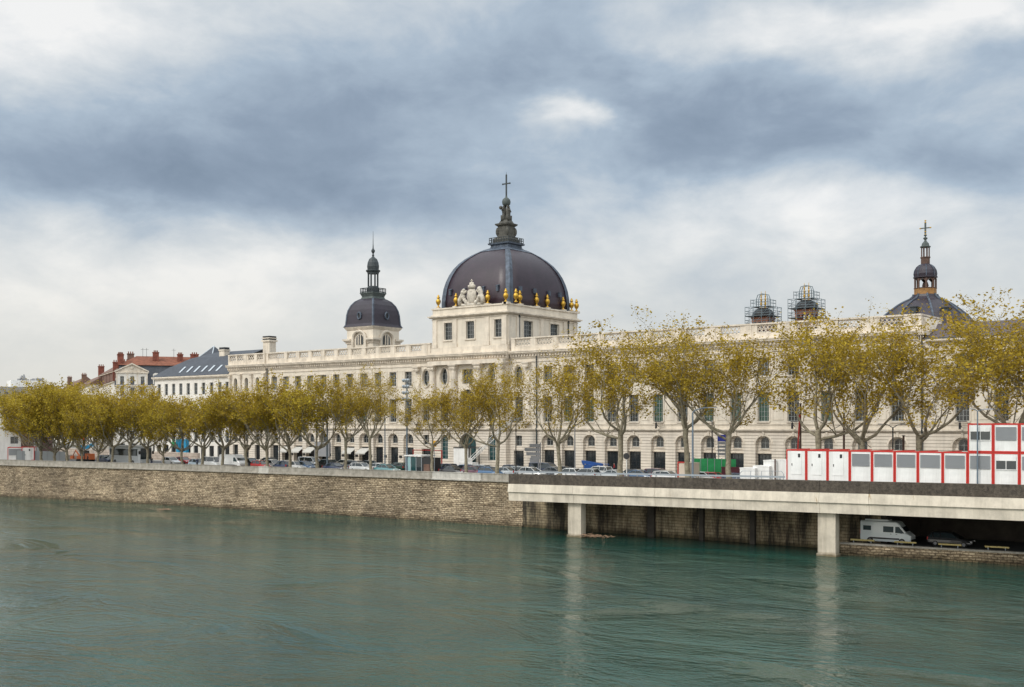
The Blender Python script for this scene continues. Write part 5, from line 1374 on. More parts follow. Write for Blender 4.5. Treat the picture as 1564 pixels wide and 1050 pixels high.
# larger vans
def big_van(px,y,z,label,colour,L=5.6,W=2.0,H=2.45,rz=0,win=True,name='delivery_van',cat='van',x=None,roofbox=False):
    x=fx(px,y) if x is None else x
    T=thing(name,label,cat)
    hw=W/2; b_=MB()
    st=[(-.5,.35,H-.15,.95),(-.495,.3,H-.03,1),(-.1,.3,H,1),(.20,.3,H-.02,1),(.25,.3,H-.12,.98),(.40,.3,1.38,.97),(.47,.3,1.12,.93),(.5,.42,.9,.85)]
    b_.loft([[(f_*L,-hw*w*.96,zl),(f_*L,-hw*w,zl+.25),(f_*L,-hw*w,min(zt-.05,1.2)),(f_*L,-hw*w*.93,zt-.12 if zt>1.5 else zt-.04),(f_*L,-hw*w*.80,zt),(f_*L,hw*w*.80,zt),(f_*L,hw*w*.93,zt-.12 if zt>1.5 else zt-.04),(f_*L,hw*w,min(zt-.05,1.2)),(f_*L,hw*w,zl+.25),(f_*L,hw*w*.96,zl)] for f_,zl,zt,w in st])
    if roofbox: b_.box(-.42*L,.05*L,-.6,.6,H-.01,H+.12)
    bo=b_.build('body',CC[colour],T)
    for s in (-1,1):
        def pane(pts): 
            pts=[(p[0],s*hw*(1.004 if p[1]<1.25 else 1.004-.055*(p[1]-1.2)/(H-1.3)*1.0),p[1]) for p in pts]
            inn=[(p[0],p[1]-s*.03,p[2]) for p in pts]; n=len(pts); g=MB(); g.add(pts+inn,[tuple(range(n)) if s<0 else tuple(range(n))[::-1]]+[(i,n+i,n+(i+1)%n,(i+1)%n) for i in range(n)]); g.build('side_window',M['vanglass'],T)
        pane([(.20*L,1.28),(.375*L,1.28),(.27*L,1.95),(.20*L,1.95)])
        if win: pane([(-.04*L,1.32),(.165*L,1.32),(.165*L,1.95),(-.04*L,1.95)]); pane([(-.44*L,1.45),(-.28*L,1.45),(-.28*L,1.95),(-.44*L,1.95)])
    ws=MB(); a0,a1=(.262*L,H-.30),(.392*L,1.42)
    ws.add([(a1[0]+.03,-hw*.84,a1[1]+.03),(a1[0]+.03,hw*.84,a1[1]+.03),(a0[0]+.03,hw*.74,a0[1]+.03),(a0[0]+.03,-hw*.74,a0[1]+.03)],[(0,1,2,3)]); ws.build('windscreen',M['carglass'],T)
    tr_=MB()
    for s in (-1,1): tr_.box(-.3*L,.28*L,s*hw-.02,s*hw+.02,.55,.72); tr_.box(.1*L,.13*L,s*hw-.01,s*hw+.025,1.12,1.17); tr_.box(.21*L,.24*L,s*hw-.01,s*hw+.025,1.12,1.17); tr_.box(.30*L,.335*L,s*hw*.98,s*hw+.2,1.25,1.55)
    tr_.box(.495*L,.515*L,-hw*.8,hw*.8,.35,.62); tr_.build('side_trim',M['black'],T)
    for fx_ in (-.30,.33):
        for s in (-1,1):
            n=18; r=.35; yy=s*(hw-.10)
            w=MB().loft([[(fx_*L+r*q*cos(2*pi*i/n),yy+d_,r+r*q*sin(2*pi*i/n)) for i in range(n)] for q,d_ in ((.8,-.12),(1,-.1),(1,.1),(.8,.12))]).build('wheel',M['tyre'],T)
            MB().loft([[(fx_*L+r*q*cos(2*pi*i/n),yy+d_,r+r*q*sin(2*pi*i/n)) for i in range(n)] for q,d_ in ((.6,-.135),(.64,-.1),(.64,.1),(.6,.135))]).build('rim',M['rim'],w)
    for s in (-1,1): 
        MB().sphere((L*.475,s*hw*.72,.92),.17,8,5,.9).build('headlight',M['headlight'],T); MB().box(-L*.505,-L*.49,s*hw*.9-.07,s*hw*.9+.07,1.0,1.5).build('tail_light',M['taillight'],T)
    T.location=(x,y,z); T.rotation_euler=(0,0,rz)
    return T
q=-27.2; x=fx(357,q-3.5)
big_van(357,q-3.5,G+.004,'large white delivery van behind the river parapet, nose to the right','white',win=False)
xv=fx(1357,-32.4); CC['van_white']=paintmat('van_white',(.74,.80,.80))
big_van(0,-32.6,1.0,'white high-roofed campervan with side windows driving on the lower road','van_white',L=5.4,H=2.5,x=xv,rz=.05,roofbox=True,name='campervan',cat='campervan')
car('estate','black',fx(1452,-31.4),-31.2,1.0,.05,'black estate car on the lower road ahead of the campervan',group='cars on the lower road',s=1.0)
# coach
T=thing('coach','silver-grey coach with black window band and big dark windscreen','coach')
L,Wd,H=12.0,2.5,3.5; hw=Wd/2
MB().loft([[(x,-hw*w,.35),(x,-hw*w,H-.3),(x,-hw*w*.86,H),(x,hw*w*.86,H),(x,hw*w,H-.3),(x,hw*w,.35)] for x,w in ((-L/2,.96),(-L/2+.2,1),(L/2-.5,1),(L/2-.05,.95),(L/2,.9))]).build('body',CC['silver'],T)
for s in (-1,1): MB().box(-L/2+.5,L/2-.9,s*hw-.015,s*hw+.02,1.75,3.0).build('window_band',M['carglass'],T)
MB().box(L/2-.06,L/2+.03,-hw*.85,hw*.85,1.15,3.2).build('windscreen',M['carglass'],T)
MB().box(-3,3,-.9,.9,H,H+.22).build('roof_unit',CC['white'],T)
for fx_ in (-.30,.28):
    for s in (-1,1):
        n=16;r=.48; w=MB().loft([[(fx_*L+r*q*cos(2*pi*i/n),s*(hw-.13)+d_,r+r*q*sin(2*pi*i/n)) for i in range(n)] for q,d_ in ((.8,-.15),(1,-.13),(1,.13),(.8,.15))]).build('wheel',M['tyre'],T)
        MB().loft([[(fx_*L+r*q*cos(2*pi*i/n),s*(hw-.13)+d_,r+r*q*sin(2*pi*i/n)) for i in range(n)] for q,d_ in ((.5,-.165),(.55,-.13),(.55,.13),(.5,.165))]).build('rim',M['rim'],w)
for s in (-1,1):
    MB().box(L/2-.02,L/2+.04,s*.9-.18,s*.9+.18,.6,.85).build('headlight',M['headlight'],T)
    MB().box(L/2-.1,L/2+.35,s*hw*1.08-.08,s*hw*1.08+.08,2.1,2.7).build('wing_mirror',M['black'],T)
T.location=(fx(199,-31)-.0,-31,G+.004); T.rotation_euler=(0,0,-.10)

# ------------------------------------------------------------------ site cabins, hoardings, machines
def cabin(px0=None,x=None,z=7.75,label='',kind='shutter',grp='red-framed white site cabins',Y=-39.3,W=2.42,D=6.0,H=2.85,skirt=True,rz=0):
    T=thing('site_cabin',label,'cabin',group=grp)
    MB().box(.1,W-.1,.03,D,.12,H-.12).build('white_walls',M['white_paint'],T)
    f=MB()
    for a in (0,W-.13): f.box(a,a+.13,0,.13,0,H); f.box(a,a+.13,D-.1,D+.03,0,H)
    f.box(.131,W-.131,0,.13,0,.12) if not skirt else None; f.box(.131,W-.131,0,.13,H-.15,H); f.box(.0,.13,.131,D-.101,H-.15,H); f.box(W-.13,W,.131,D-.101,H-.15,H); f.box(0,.13,.131,D-.101,0,.12)
    f.build('red_frame',M['red_paint'],T)
    if kind in('shutter','open'):
        x0,x1,z0,z1=.27,W-.27,H-1.62,H-.38
        w=MB(); w.box(x0,x1,-.005,.06,z0,z1) ; fr=w.build('window',M['carglass'] if kind=='open' else M['shutter'],T)
        b_=MB(); n=18 if kind=='shutter' else 8
        if kind=='shutter':
            for i in range(n+1): xx=x0+(x1-x0)*i/n; b_.box(xx-.022,xx+.022,-.05,-.03,z0-.02,z1+.02)
            for zz in (z0,z1): b_.box(x0,x1,-.055,-.025,zz-.02,zz+.02)
        else:
            b_.box(x0,x1,-.03,-.006,z1-.42,z1); b_.box((x0+x1)/2-.03,(x0+x1)/2+.03,-.03,-.006,z0,z1-.42); b_.box(x0-.05,x1+.05,-.05,-.006,z0-.06,z0)
        b_.build('window_bars' if kind=='shutter' else 'shutter_box',M['signgrey'] if kind=='shutter' else M['white_paint'],fr)
    elif kind=='door':
        d_=MB(); d_.box(.55,1.75,-.01,.05,H-2.7,H-.3); dd=d_.build('door',M['white_paint'],T)
        MB().box(1.35,1.6,-.03,-.011,H-.85,H-.45).build('small_window',M['black'],dd)
        MB().box(.62,.70,-.05,-.011,H-1.75,H-1.5).build('handle',M['black'],dd)
    T.location=(x,Y,z); T.rotation_euler=(0,0,rz); return T
xs0=fx(1201,-39.3); 
ord_=['leftmost door cabin of the row, next to the low white boxes','second door cabin from the left in the lower row','third door cabin, just before the barred windows begin','first cabin with a barred window in the lower row','second barred-window cabin in the lower row','third barred-window cabin in the lower row','fourth barred-window cabin in the lower row','last barred cabin before the two-storey stack','lower cabin behind the grey lamp post, under the open window','lower cabin with a gap in its shutter, under the second upper cabin','lower cabin at the right edge under the third upper cabin','lower cabin just beyond the right edge','lower cabin farthest right outside the picture']
XC_=[fx(p,-39.3) for p in (1201,1231.5,1264,1298,1332,1366.5,1402,1440,1478,1517,1557)]
stp=(XC_[-1]-XC_[0])/10
for i in range(13):
    x=XC_[i] if i<11 else XC_[10]+stp*(i-10)
    Wc=(XC_[i+1]-XC_[i]-.03) if i<10 else stp-.03
    cabin(x=x,z=7.05,H=4.2,label='white red-framed '+ord_[i],kind='door' if i<3 else ('open' if i==9 else 'shutter'),W=Wc)
for j,i in enumerate((8,9,10,11)):
    x=XC_[i] if i<11 else XC_[10]+stp
    cabin(x=x,z=11.27,label=['upper-storey site cabin with an open dark window, behind the lamp head','upper-storey site cabin with a closed grey shutter','upper-storey site cabin at the right edge','upper-storey site cabin just outside the right edge'][j],kind='open' if j==0 else 'shutter',W=(XC_[i+1]-XC_[i]-.03) if i<10 else stp-.03,skirt=False,H=2.8)
# low white boxes between the railing and the cabins
for i,(p0,p1,z1,lab) in enumerate(((1130,1154,9.0,'low white storage box nearest the plane tree'),(1150,1176,9.25,'middle low white storage box with a lid'),(1166,1185,9.9,'taller white storage box next to the dark post'),(1183,1203,9.95,'white storage box touching the first cabin'))):
    y=-36.5+i*.5; x0,x1=fx(p0,y),fx(p1,y)-.1
    T=thing('storage_box','white-painted '+lab if False else lab,'box',((x0+x1)/2,y,G),group='white storage boxes beside the cabins')
    MB().box(x0,x1,y,y+2.2,G,z1-.12).build('shell',M['white_paint'],T); MB().box(x0-.03,x1+.03,y-.03,y+2.23,z1-.118,z1).build('lid',M['white_paint'],T)
x=fx(1184,-37.2); tag(MB().box(x-.06,x+.06,-37.3,-37.18,G,10.1).build('dark_post',M['brown_wood']),'dark slim post standing among the white storage boxes','post')
# cream red-edged box
x0,x1=fx(1035,-28),fx(1052,-28); T=thing('cream_box','cream box with red corner posts beside the curved lamp post','box',((x0+x1)/2,-28,G))
MB().box(x0+.1,x1-.1,-27.95,-25,G,9.05).build('shell',mat('cream_paint',(.62,.52,.42),.7),T); MB().box(x0,x0+.12,-28.05,-27.9,G,9.2).box(x1-.12,x1,-28.05,-27.9,G,9.2).box(x0+.121,x1-.121,-28.05,-27.9,9.05,9.2).build('red_frame',M['red_paint'],T)
# green hoarding
x0,x1=fx(1060,-22),fx(1124,-22); T=thing('green_hoarding','bright green site hoarding behind the parked white estate','hoarding',((x0+x1)/2,-22,G)); n=6
for i in range(n):
    a=x0+(x1-x0)*i/n; MB().box(a+.03,a+(x1-x0)/n-.03,-22,-21.92,G+.1,9.45).build('green_panel',M['green'],T)
    MB().box(a-.03,a+.03,-22.05,-21.9,G,9.55).build('post',M['steel'],T)
x0,x1=fx(1103,-23),fx(1133,-23); tag(MB().box(x0,x1,-23.2,-23.1,G,8.5).box(x0,x1,-23.25,-23.2,8.3,8.5).build('dark_red_barrier',mat('dark_red',(.10,.02,.03),.7)),'dark red site barrier in front of the green hoarding','barrier')
# blue boom lift
def boom(px,y):
    x=fx(px,y); T=thing('boom_lift','bright blue articulated boom lift parked before the shop windows','boom lift',(x,y,G)); g_=G
    MB().box(x-1.6,x+1.6,y-.9,y+.9,g_+.5,g_+.9).box(x-1.3,x+1.0,y-.8,y+.8,g_+1.1,g_+2.1).build('chassis',M['blue'],T)
    MB().loft([[(x-2.3,y-.2,g_+2.3),(x-2.3,y+.2,g_+2.3),(x-2.3,y+.2,g_+3.0),(x-2.3,y-.2,g_+3.0)],[(x+2.9,y-.2,g_+1.9),(x+2.9,y+.2,g_+1.9),(x+2.9,y+.2,g_+2.4),(x+2.9,y-.2,g_+2.4)]]).build('boom',M['blue'],T)
    MB().tube([(x-1.9,y,g_+2.0),(x-2.3,y-.1,g_+2.8),(x-1.0,y,g_+2.6)],.22,6).build('elbow',M['blue'],T)
    b_=MB()
    for dx in (0,1.5):
        for dy in (-.5,.5): b_.bar((x+2.6+dx,y+dy,g_+1.2),(x+2.6+dx,y+dy,g_+2.3),.05)
    for zz in (1.25,1.8,2.3):
        for dy in (-.5,.5): b_.bar((x+2.6,y+dy,g_+zz),(x+4.1,y+dy,g_+zz),.04)
        for dx in (0,1.5): b_.bar((x+2.6+dx,y-.5,g_+zz),(x+2.6+dx,y+.5,g_+zz),.04)
    b_.box(x+2.6,x+4.1,y-.5,y+.5,g_+1.15,g_+1.2); b_.build('basket',M['blue'],T)
    for dx in (-1.1,1.1):
        for s in (-1,1): MB().loft([[(x+dx+.4*q*cos(2*pi*i/14),y+s*.95+d_,g_+.4+.4*q*sin(2*pi*i/14)) for i in range(14)] for q,d_ in ((.8,-.14),(1,-.12),(1,.12),(.8,.14))]).build('wheel',M['tyre'],T)
    T.scale=(.72,.72,.72)
boom(903,-12)
# white ladder lift at the gateway
x=fx(722,-9); T=thing('ladder_lift','white furniture ladder lift leaning up towards the palace gateway','ladder lift',(x,-9,G))
l=MB(); a=Vector((x-1.2,-9,G+.9)); b_=Vector((x+5.2,-3.5,G+9.2))
for s in (-.35,.35): l.bar((a.x,a.y+s,a.z),(b_.x,b_.y+s,b_.z),.09)
for i in range(22):
    p=a.lerp(b_,i/21); l.bar((p.x,p.y-.35,p.z),(p.x,p.y+.35,p.z),.05)
for s in (-.35,.35): l.bar((a.x,a.y+s,a.z+.5),(b_.x-.3,b_.y+s,b_.z+.1),.05)
l.build('ladder',M['white_paint'],T); MB().box(x-2.6,x+.6,-9.8,-8.2,G+.5,G+1.2).box(x-2.2,x-.6,-9.6,-8.4,G+1.2,G+1.9).build('trailer',M['white_paint'],T)
for s in (-1,1): MB().loft([[(x-1+.35*q*cos(2*pi*i/12),-9+s*.8+d_,G+.35+.35*q*sin(2*pi*i/12)) for i in range(12)] for q,d_ in ((.8,-.1),(1,-.08),(1,.08),(.8,.1))]).build('wheel',M['tyre'],T)
MB().box(x+4.6,x+5.8,-4.2,-2.9,G+8.2,G+9.0).build('carriage',M['steel'],T)
x=fx(705,-3); T=thing('site_enclosure','white boarded enclosure across the palace gateway','hoarding',(x,-3,G)); MB().box(x-1.7,x+1.7,-3.2,-2.4,G,G+3.4).build('boards',M['white_paint'],T); MB().box(x-1.75,x+4.2,-3.25,-2.35,G+3.42,G+3.6).box(x+4.05,x+4.2,-3.2,-3.05,G,G+3.42).box(x+1.8,x+1.95,-3.2,-3.05,G,G+3.42).build('frame',M['black'],T)
# kiosk / shelter
x0,x1=fx(623,-27.5),fx(664,-27.5); T=thing('glass_kiosk','small glass and steel kiosk with flat white roof beside the floodlight mast','kiosk',((x0+x1)/2,-27.5,G)); w=x1-x0
MB().box(x0-.2,x0+w*.62,-28.2,-25,G+2.75,G+2.95).build('roof',M['white_paint'],T)
for i,a in enumerate((0,.2,.4)): 
    MB().box(x0+w*a+.05,x0+w*(a+.2)-.05,-28,-27.95,G+.4,G+2.7).build('glass_panel',M['glass_teal'] if i==1 else mat('pale_glass',(.25,.40,.42),.15) if i==0 else M['carglass'],T)
for a in (0,.2,.4,.6): MB().box(x0+w*a-.05,x0+w*a+.05,-28.05,-27.9,G,G+2.75).build('post',M['steel'],T)
MB().box(x0+w*.62,x0+w*.98,-28,-26,G,G+2.6).build('dark_cabinet',M['black'],T); MB().box(x0+w*.68,x0+w*.9,-28.03,-28.001,G+.3,G+1.6).build('poster',M['tile_dull'],T)
x=fx(652,-22); T=thing('red_barrier_frame','thin red and white gantry frame behind the kiosk','frame',(x,-22,G))
MB().box(x-3.0,x+3.2,-22.1,-21.9,G+3.5,G+3.6).box(x-3.0,x-2.92,-22.1,-21.9,G+1.8,G+3.5).box(x+3.12,x+3.2,-22.1,-21.9,G,G+3.5).box(x-2.9,x-2.8,-21.89,-21.8,G,G+1.8).build('red_bars',M['red_paint'],T)
x=fx(663.5,-28.5); T=thing('amber_sign','square amber sign on a thin post beside the tree right of the kiosk','sign',(x,-28.5,G)); MB().box(x-.35,x+.45,-28.6,-28.54,G+4.3,G+5.2).build('board',M['amber'],T); MB().tube([(x,-28.5,G),(x,-28.5,G+5.2)],.05,6).build('post',M['steel'],T)

# ------------------------------------------------------------------ lamps, poles and signs
def pole(px,y,ztop,label,kind,r=.11,mt='blue_pole',grp='street lamps along the quay',x=None):
    x=fx(px,y) if x is None else x; T=thing('street_lamp' if kind!='mast' else 'floodlight_mast',label,'street lamp' if kind!='mast' else 'mast',(x,y,G),group=grp)
    MB().tube([(x,y,G),(x,y,G+1.2),(x,y,G+1.25),(x,y,ztop)],[r*1.5,r*1.4,r,r*.7],8).lathe(x,y,[(r*2.2,G),(r*2.2,G+.1)],8).build('pole',M[mt],T)
    def head(dx,dy=0,rise=.25,l=.9):
        MB().tube([(x,y,ztop-.05),(x+dx*.6,y,ztop+rise*.8),(x+dx,y,ztop+rise)],[.05,.045,.04],6).build('arm',M[mt],T)
        s=1 if dx>0 else -1
        MB().loft([[(x+dx+s*t*l,y-w,ztop+rise-.04+h),(x+dx+s*t*l,y+w,ztop+rise-.04+h),(x+dx+s*t*l,y+w*.7,ztop+rise+.08+h),(x+dx+s*t*l,y-w*.7,ztop+rise+.08+h)] for t,w,h in ((0,.08,0),(.4,.17,.02),(1,.1,.03))]).build('lamp_head',M['signgrey'],T)
    if kind=='twin': head(.9,rise=.35); head(-.9,rise=.35)
    elif kind=='left': head(-.9,rise=.3)
    elif kind=='right': head(.8,rise=.2)
    elif kind=='curve':
        MB().tube([(x,y,ztop),(x+.3,y,ztop+.3),(x+1.2,y,ztop+.55),(x+2.2,y,ztop+.6)],[.09,.07,.06,.05],7).build('arm',M[mt],T)
        MB().box(x+2.1,x+3.1,y-.14,y+.14,ztop+.55,ztop+.66).build('lamp_head',M['signgrey'],T)
    elif kind=='mast':
        for j in range(4):
            zz=ztop-3.2+j*.95; MB().box(x-.55,x+.55,y-.3,y+.0,zz,zz+.10).build('crossbar',M['steel'],T)
            for s in (-.5,0,.5): MB().sphere((x+s,y-.3,zz+.3),.24,8,5).build('floodlight',M['steel'],T)
    elif kind=='short': head(.55,rise=.1); head(-.4,rise=.15,l=.3)
    return T
pole(499.7,-28.5,17.3,'tall blue-grey pole left of the forked tree, with short arm','short',.16)
pole(588,-28,14.9,'thin grey lamp post with one arm pointing right, left of the floodlight mast','right',.10)
pole(621.6,-28,20.8,'tall thick blue-grey mast carrying stacked floodlights by the kiosk','mast',.15,grp='masts on the quay')
pole(427,-27,14.6,'thin dark post between the first two awnings','none',.09,'black')
pole(394,-27,13.2,'thin dark post left of the red hatchback','none',.09,'black')
pole(308,-30,11.5,'short dark post with a sign disc beside the pale blue hatchback','none',.09,'black')
pole(788,-27,16.0,'tall thin dark mast at the start of the deck parapet','none',.08,'black')
pole(878,-16,14.8,'dark twin-armed street lamp left of the blue boom lift','twin',.11,'signgrey')
pole(1058,-37.5,15.3,'blue-grey lamp post with curved arm before the big plane tree','curve',.14)
pole(1087.7,-20,14.3,'slim dark lamp with two short heads right of the curved lamp post','left',.1,'black')
pole(1363.7,-20,13.6,'dark street lamp with two heads above the barred cabins','twin',.12,'black')
pole(1493,-40.6+1.0,15.3,'blue-grey lamp post in front of the two-storey cabins','short',.09,'blue_pole')
for px,z,lab,rr in ((1222.5,16.5,'tall dark wooden pole behind the first cabin','r'),(1289,15.3,'dark wooden pole carrying slack cables behind the third cabin','r'),(1380,12.6,'short dark wooden pole left of the knobbly tree','r')):
    y=-22; x=fx(px,y); T=thing('wooden_pole',lab,'pole',(x,y,G),group='wooden poles behind the cabins'); MB().tube([(x,y,G),(x,y,z)],[.16,.12],7).build('shaft',M['brown_wood'],T)
    MB().box(x-.15,x+.15,y-.15,y+.15,z,z+.08).build('cap',M['black'],T)
x=fx(1219,-23); tag(MB().bar((x-.3,-23,G),(x+.2,-23,15.2),.09).build('red_pole',M['red_paint']),'leaning thin red pole beside the tall wooden pole','pole')
xa,xb,xc=fx(1222.5,-22),fx(1289,-22),fx(1308,-21)
cb=MB(); 
def cat_(p,q,sag,n=12): return [tuple(Vector(p).lerp(Vector(q),i/n)-Vector((0,0,sag*4*(i/n)*(1-i/n)))) for i in range(n+1)]
cb.tube(cat_((xa,-22,13.5),(xb,-22,14.2),.9),.035,4).tube(cat_((xb,-22,14.6),(xc,-16,11.0),.2),.035,4); tag(cb.build('slack_cables',M['black']),'slack black cables strung between the wooden poles','cable')
# direction signs
x=fx(816,-24); T=thing('direction_signs','grey fingerpost with stacked direction signs above the parked cars','sign',(x,-24,G))
MB().tube([(x+.8,-24,G),(x+.8,-24,G+4.8)],.08,6).tube([(x+1.1,-24,G),(x+1.1,-24,G+5)],.08,6).build('post',M['signgrey'],T)
for j,(w0,z) in enumerate(((-.4,4.35),(-1.3,3.75),(-1.0,3.15),(-.2,2.6))):
    MB().prism([(x+w0-.35,-24.15),(x+w0,-24.2),(x+1.2,-24.2),(x+1.2,-24.1),(x+w0,-24.1)],G+z,G+z+.48).build('sign_blade',M['signgrey'],T)
x=fx(816,-15); tag(MB().box(x-.9,x+.9,-15,-14.9,G,G+2.4).box(x-.8,x+.8,-15.02,-15.003,G+.5,G+2.2).build('grey_box',M['signgrey']),'grey utility cabinet behind the direction signs','cabinet')
x=fx(1102.5,-16); T=thing('blue_sign','blue panel over stacked grey signs right of the slim lamp','sign',(x,-16,G)); 
MB().box(x-.6,x+.6,-16.1,-16,12.0-.35,12.55).build('blue_board',M['signblue'],T)
for j in range(4): MB().box(x-.6,x+.6,-16.1,-16,11.25-j*.5,11.5-j*.5+.08).build('grey_board',M['signgrey'],T)
MB().tube([(x-.5,-15.95,G),(x-.5,-15.95,12.7)],.06,6).tube([(x+.5,-15.95,G),(x+.5,-15.95,12.5)],.06,6).build('post',M['steel'],T)
for px,y,lab in ((129,-30,'red-lit traffic light before the far stone wall, left one'),(170,-30,'red-lit traffic light above the coach, right one')):
    p=cw(px,218); x,y=p; T=thing('traffic_light',lab,'traffic light',(x,y,G),group='traffic lights at the left')
    MB().tube([(x,y,G),(x,y,G+4.9)],.08,6).build('pole',M['black'],T); MB().box(x-.22,x+.22,y-.2,y+.1,G+4.0,G+5.1).build('signal_box',M['black'],T)
    lm=mat('lit_red_lamp',(.8,.03,.01),.4); bb=lm.node_tree.nodes['Principled BSDF']; bb.inputs['Emission Color'].default_value=(1,.05,.02,1); bb.inputs['Emission Strength'].default_value=.8
    MB().sphere((x,y-.22,G+4.85),.17,8,5).build('red_lamp',lm,T)
x=fx(957,-29); T=thing('round_signal','small round black signal on a post beside the big plane tree','signal',(x,-29,G)); MB().tube([(x,-29,G),(x,-29,G+3.3)],.06,6).build('post',M['white_paint'],T)
MB().loft([[(x+.42*cos(2*pi*i/14),-29+d_,G+3.5+.42*sin(2*pi*i/14)) for i in range(14)] for d_ in (-.12,.05)]).build('disc',M['black'],T)
# stone ramp wall, left hoarding, huts and digger
T_=MB(); a,b_=cw(58,262),(-150,-9)
rw=MB()
P0,P1,P2=cw(60,258),(-196,-17),(-150,-9.5)
rw.prism([P0,P1,P2,(P2[0],P2[1]+.6),(P1[0],P1[1]+.6),(P0[0],P0[1]+.8)],G,[8.6,8.5,7.9,7.9,8.5,8.6]); tag(rw.build('ramp_wall',M['pinkwall']),'pale pinkish stone ramp wall behind the cars at the left','wall')
MB()
P0,P1=cw(62,246),cw(170,238)
cw2=MB().prism([P0,P1,(P1[0]+.2,P1[1]+.4),(P0[0]+.2,P0[1]+.4)],G,[7.5,7.0,7.0,7.5]); tag(cw2.build('low_block_wall',M['pinkwall']),'low cream block wall in front of the ramp at far left','wall')
# grey hoarding panels
T=thing('grey_hoarding','grey-green panelled site hoarding left of the first slim trunk','hoarding')
for i in range(8): MB().box(i*1.15+.02,i*1.15+1.12,0,.06,.05,2.3-.03*i).build('panel',M['shutter'],T); MB().box(i*1.15-.03,i*1.15+.03,-.05,.1,0,2.35).build('post',M['signgrey'],T)
place(T,cw(25,226),math.atan2(dxy[1],dxy[0])-pi/2+.12)
T=cabin(x=0,z=G,label='small white site hut with red roof edge and two windows at far left',kind='shutter',W=3.1,D=5.0,H=2.7,skirt=False,grp='small site huts at the far left'); p=cw(11.5,226); T.location=(p[0],p[1],G+.35); T.rotation_euler=(0,0,math.atan2(dxy[1],dxy[0])-pi/2)
T=cabin(x=0,z=G,label='grey-sided site hut with red frame right of the white hut',kind='door',W=2.4,D=5.0,H=2.75,skirt=False,grp='small site huts at the far left'); p=cw(33,226.5); T.location=(p[0],p[1],G+.35); T.rotation_euler=(0,0,math.atan2(dxy[1],dxy[0])-pi/2)
T=thing('orange_digger','small orange and white digger by the ramp wall','digger')
MB().box(-1.6,1.6,-.8,.8,.5,1.2).box(.3,1.6,-.8,.8,1.2,1.7).build('body',M['orange'],T); MB().box(-.9,.3,-.7,.7,1.2,2.3).build('cab',M['carglass'],T); MB().box(-1.0,.4,-.8,.8,2.3,2.42).build('cab_roof',M['white_paint'],T)
MB().tube([(-1.5,0,1.1),(-2.6,0,2.3),(-3.3,0,1.2)],[.18,.15,.12],6).box(-3.7,-3.1,-.3,.3,.6,1.2).build('digging_arm',M['orange'],T)
for s in (-1,1): MB().loft([[(x,s*.75+d_,z) for x,z in ((-1.5,.1),(-1.7,.35),(-1.5,.6),(1.5,.6),(1.7,.35),(1.5,.1))] for d_ in (-.2,.2)]).build('track',M['tyre'],T)
p=cw(131,228); place(T,p,.3)
for px,d,w,lab in ((56,262,5,'red, white and blue striped cloth over the grey hoarding'),):
    T=thing('striped_banner',lab,'banner'); 
    for i,mt in enumerate(('signblue','white_paint','red_paint')): MB().box(i*.8,i*.8+.78,0,.05,1.4,2.6).build('stripe',M[mt],T)
    MB().box(-.06,0,0,.06,0,2.7).build('pole',M['steel'],T); place(T,cw(px,d),math.atan2(dxy[1],dxy[0])-pi/2)
T=thing('blue_tarpaulin','bright blue tarpaulin stretched under the trees at the left','tarpaulin')
MB().add([(0,0,2.5),(1.4,.1,2.2),(3,0,2.9),(3,1.5,3.2),(1.4,1.6,2.6),(0,1.5,2.7),(0,0,3.2),(1.4,.1,2.9),(3,0,3.7)],[(0,1,4,5),(1,2,3,4),(0,1,7,6),(1,2,8,7)]).build('sheet',M['cyan'],T)
MB().bar((0,0,0),(0,0,3.2),.05).bar((3,0,0),(3,0,3.7),.05).build('poles',M['steel'],T); place(T,cw(121,245),.9)

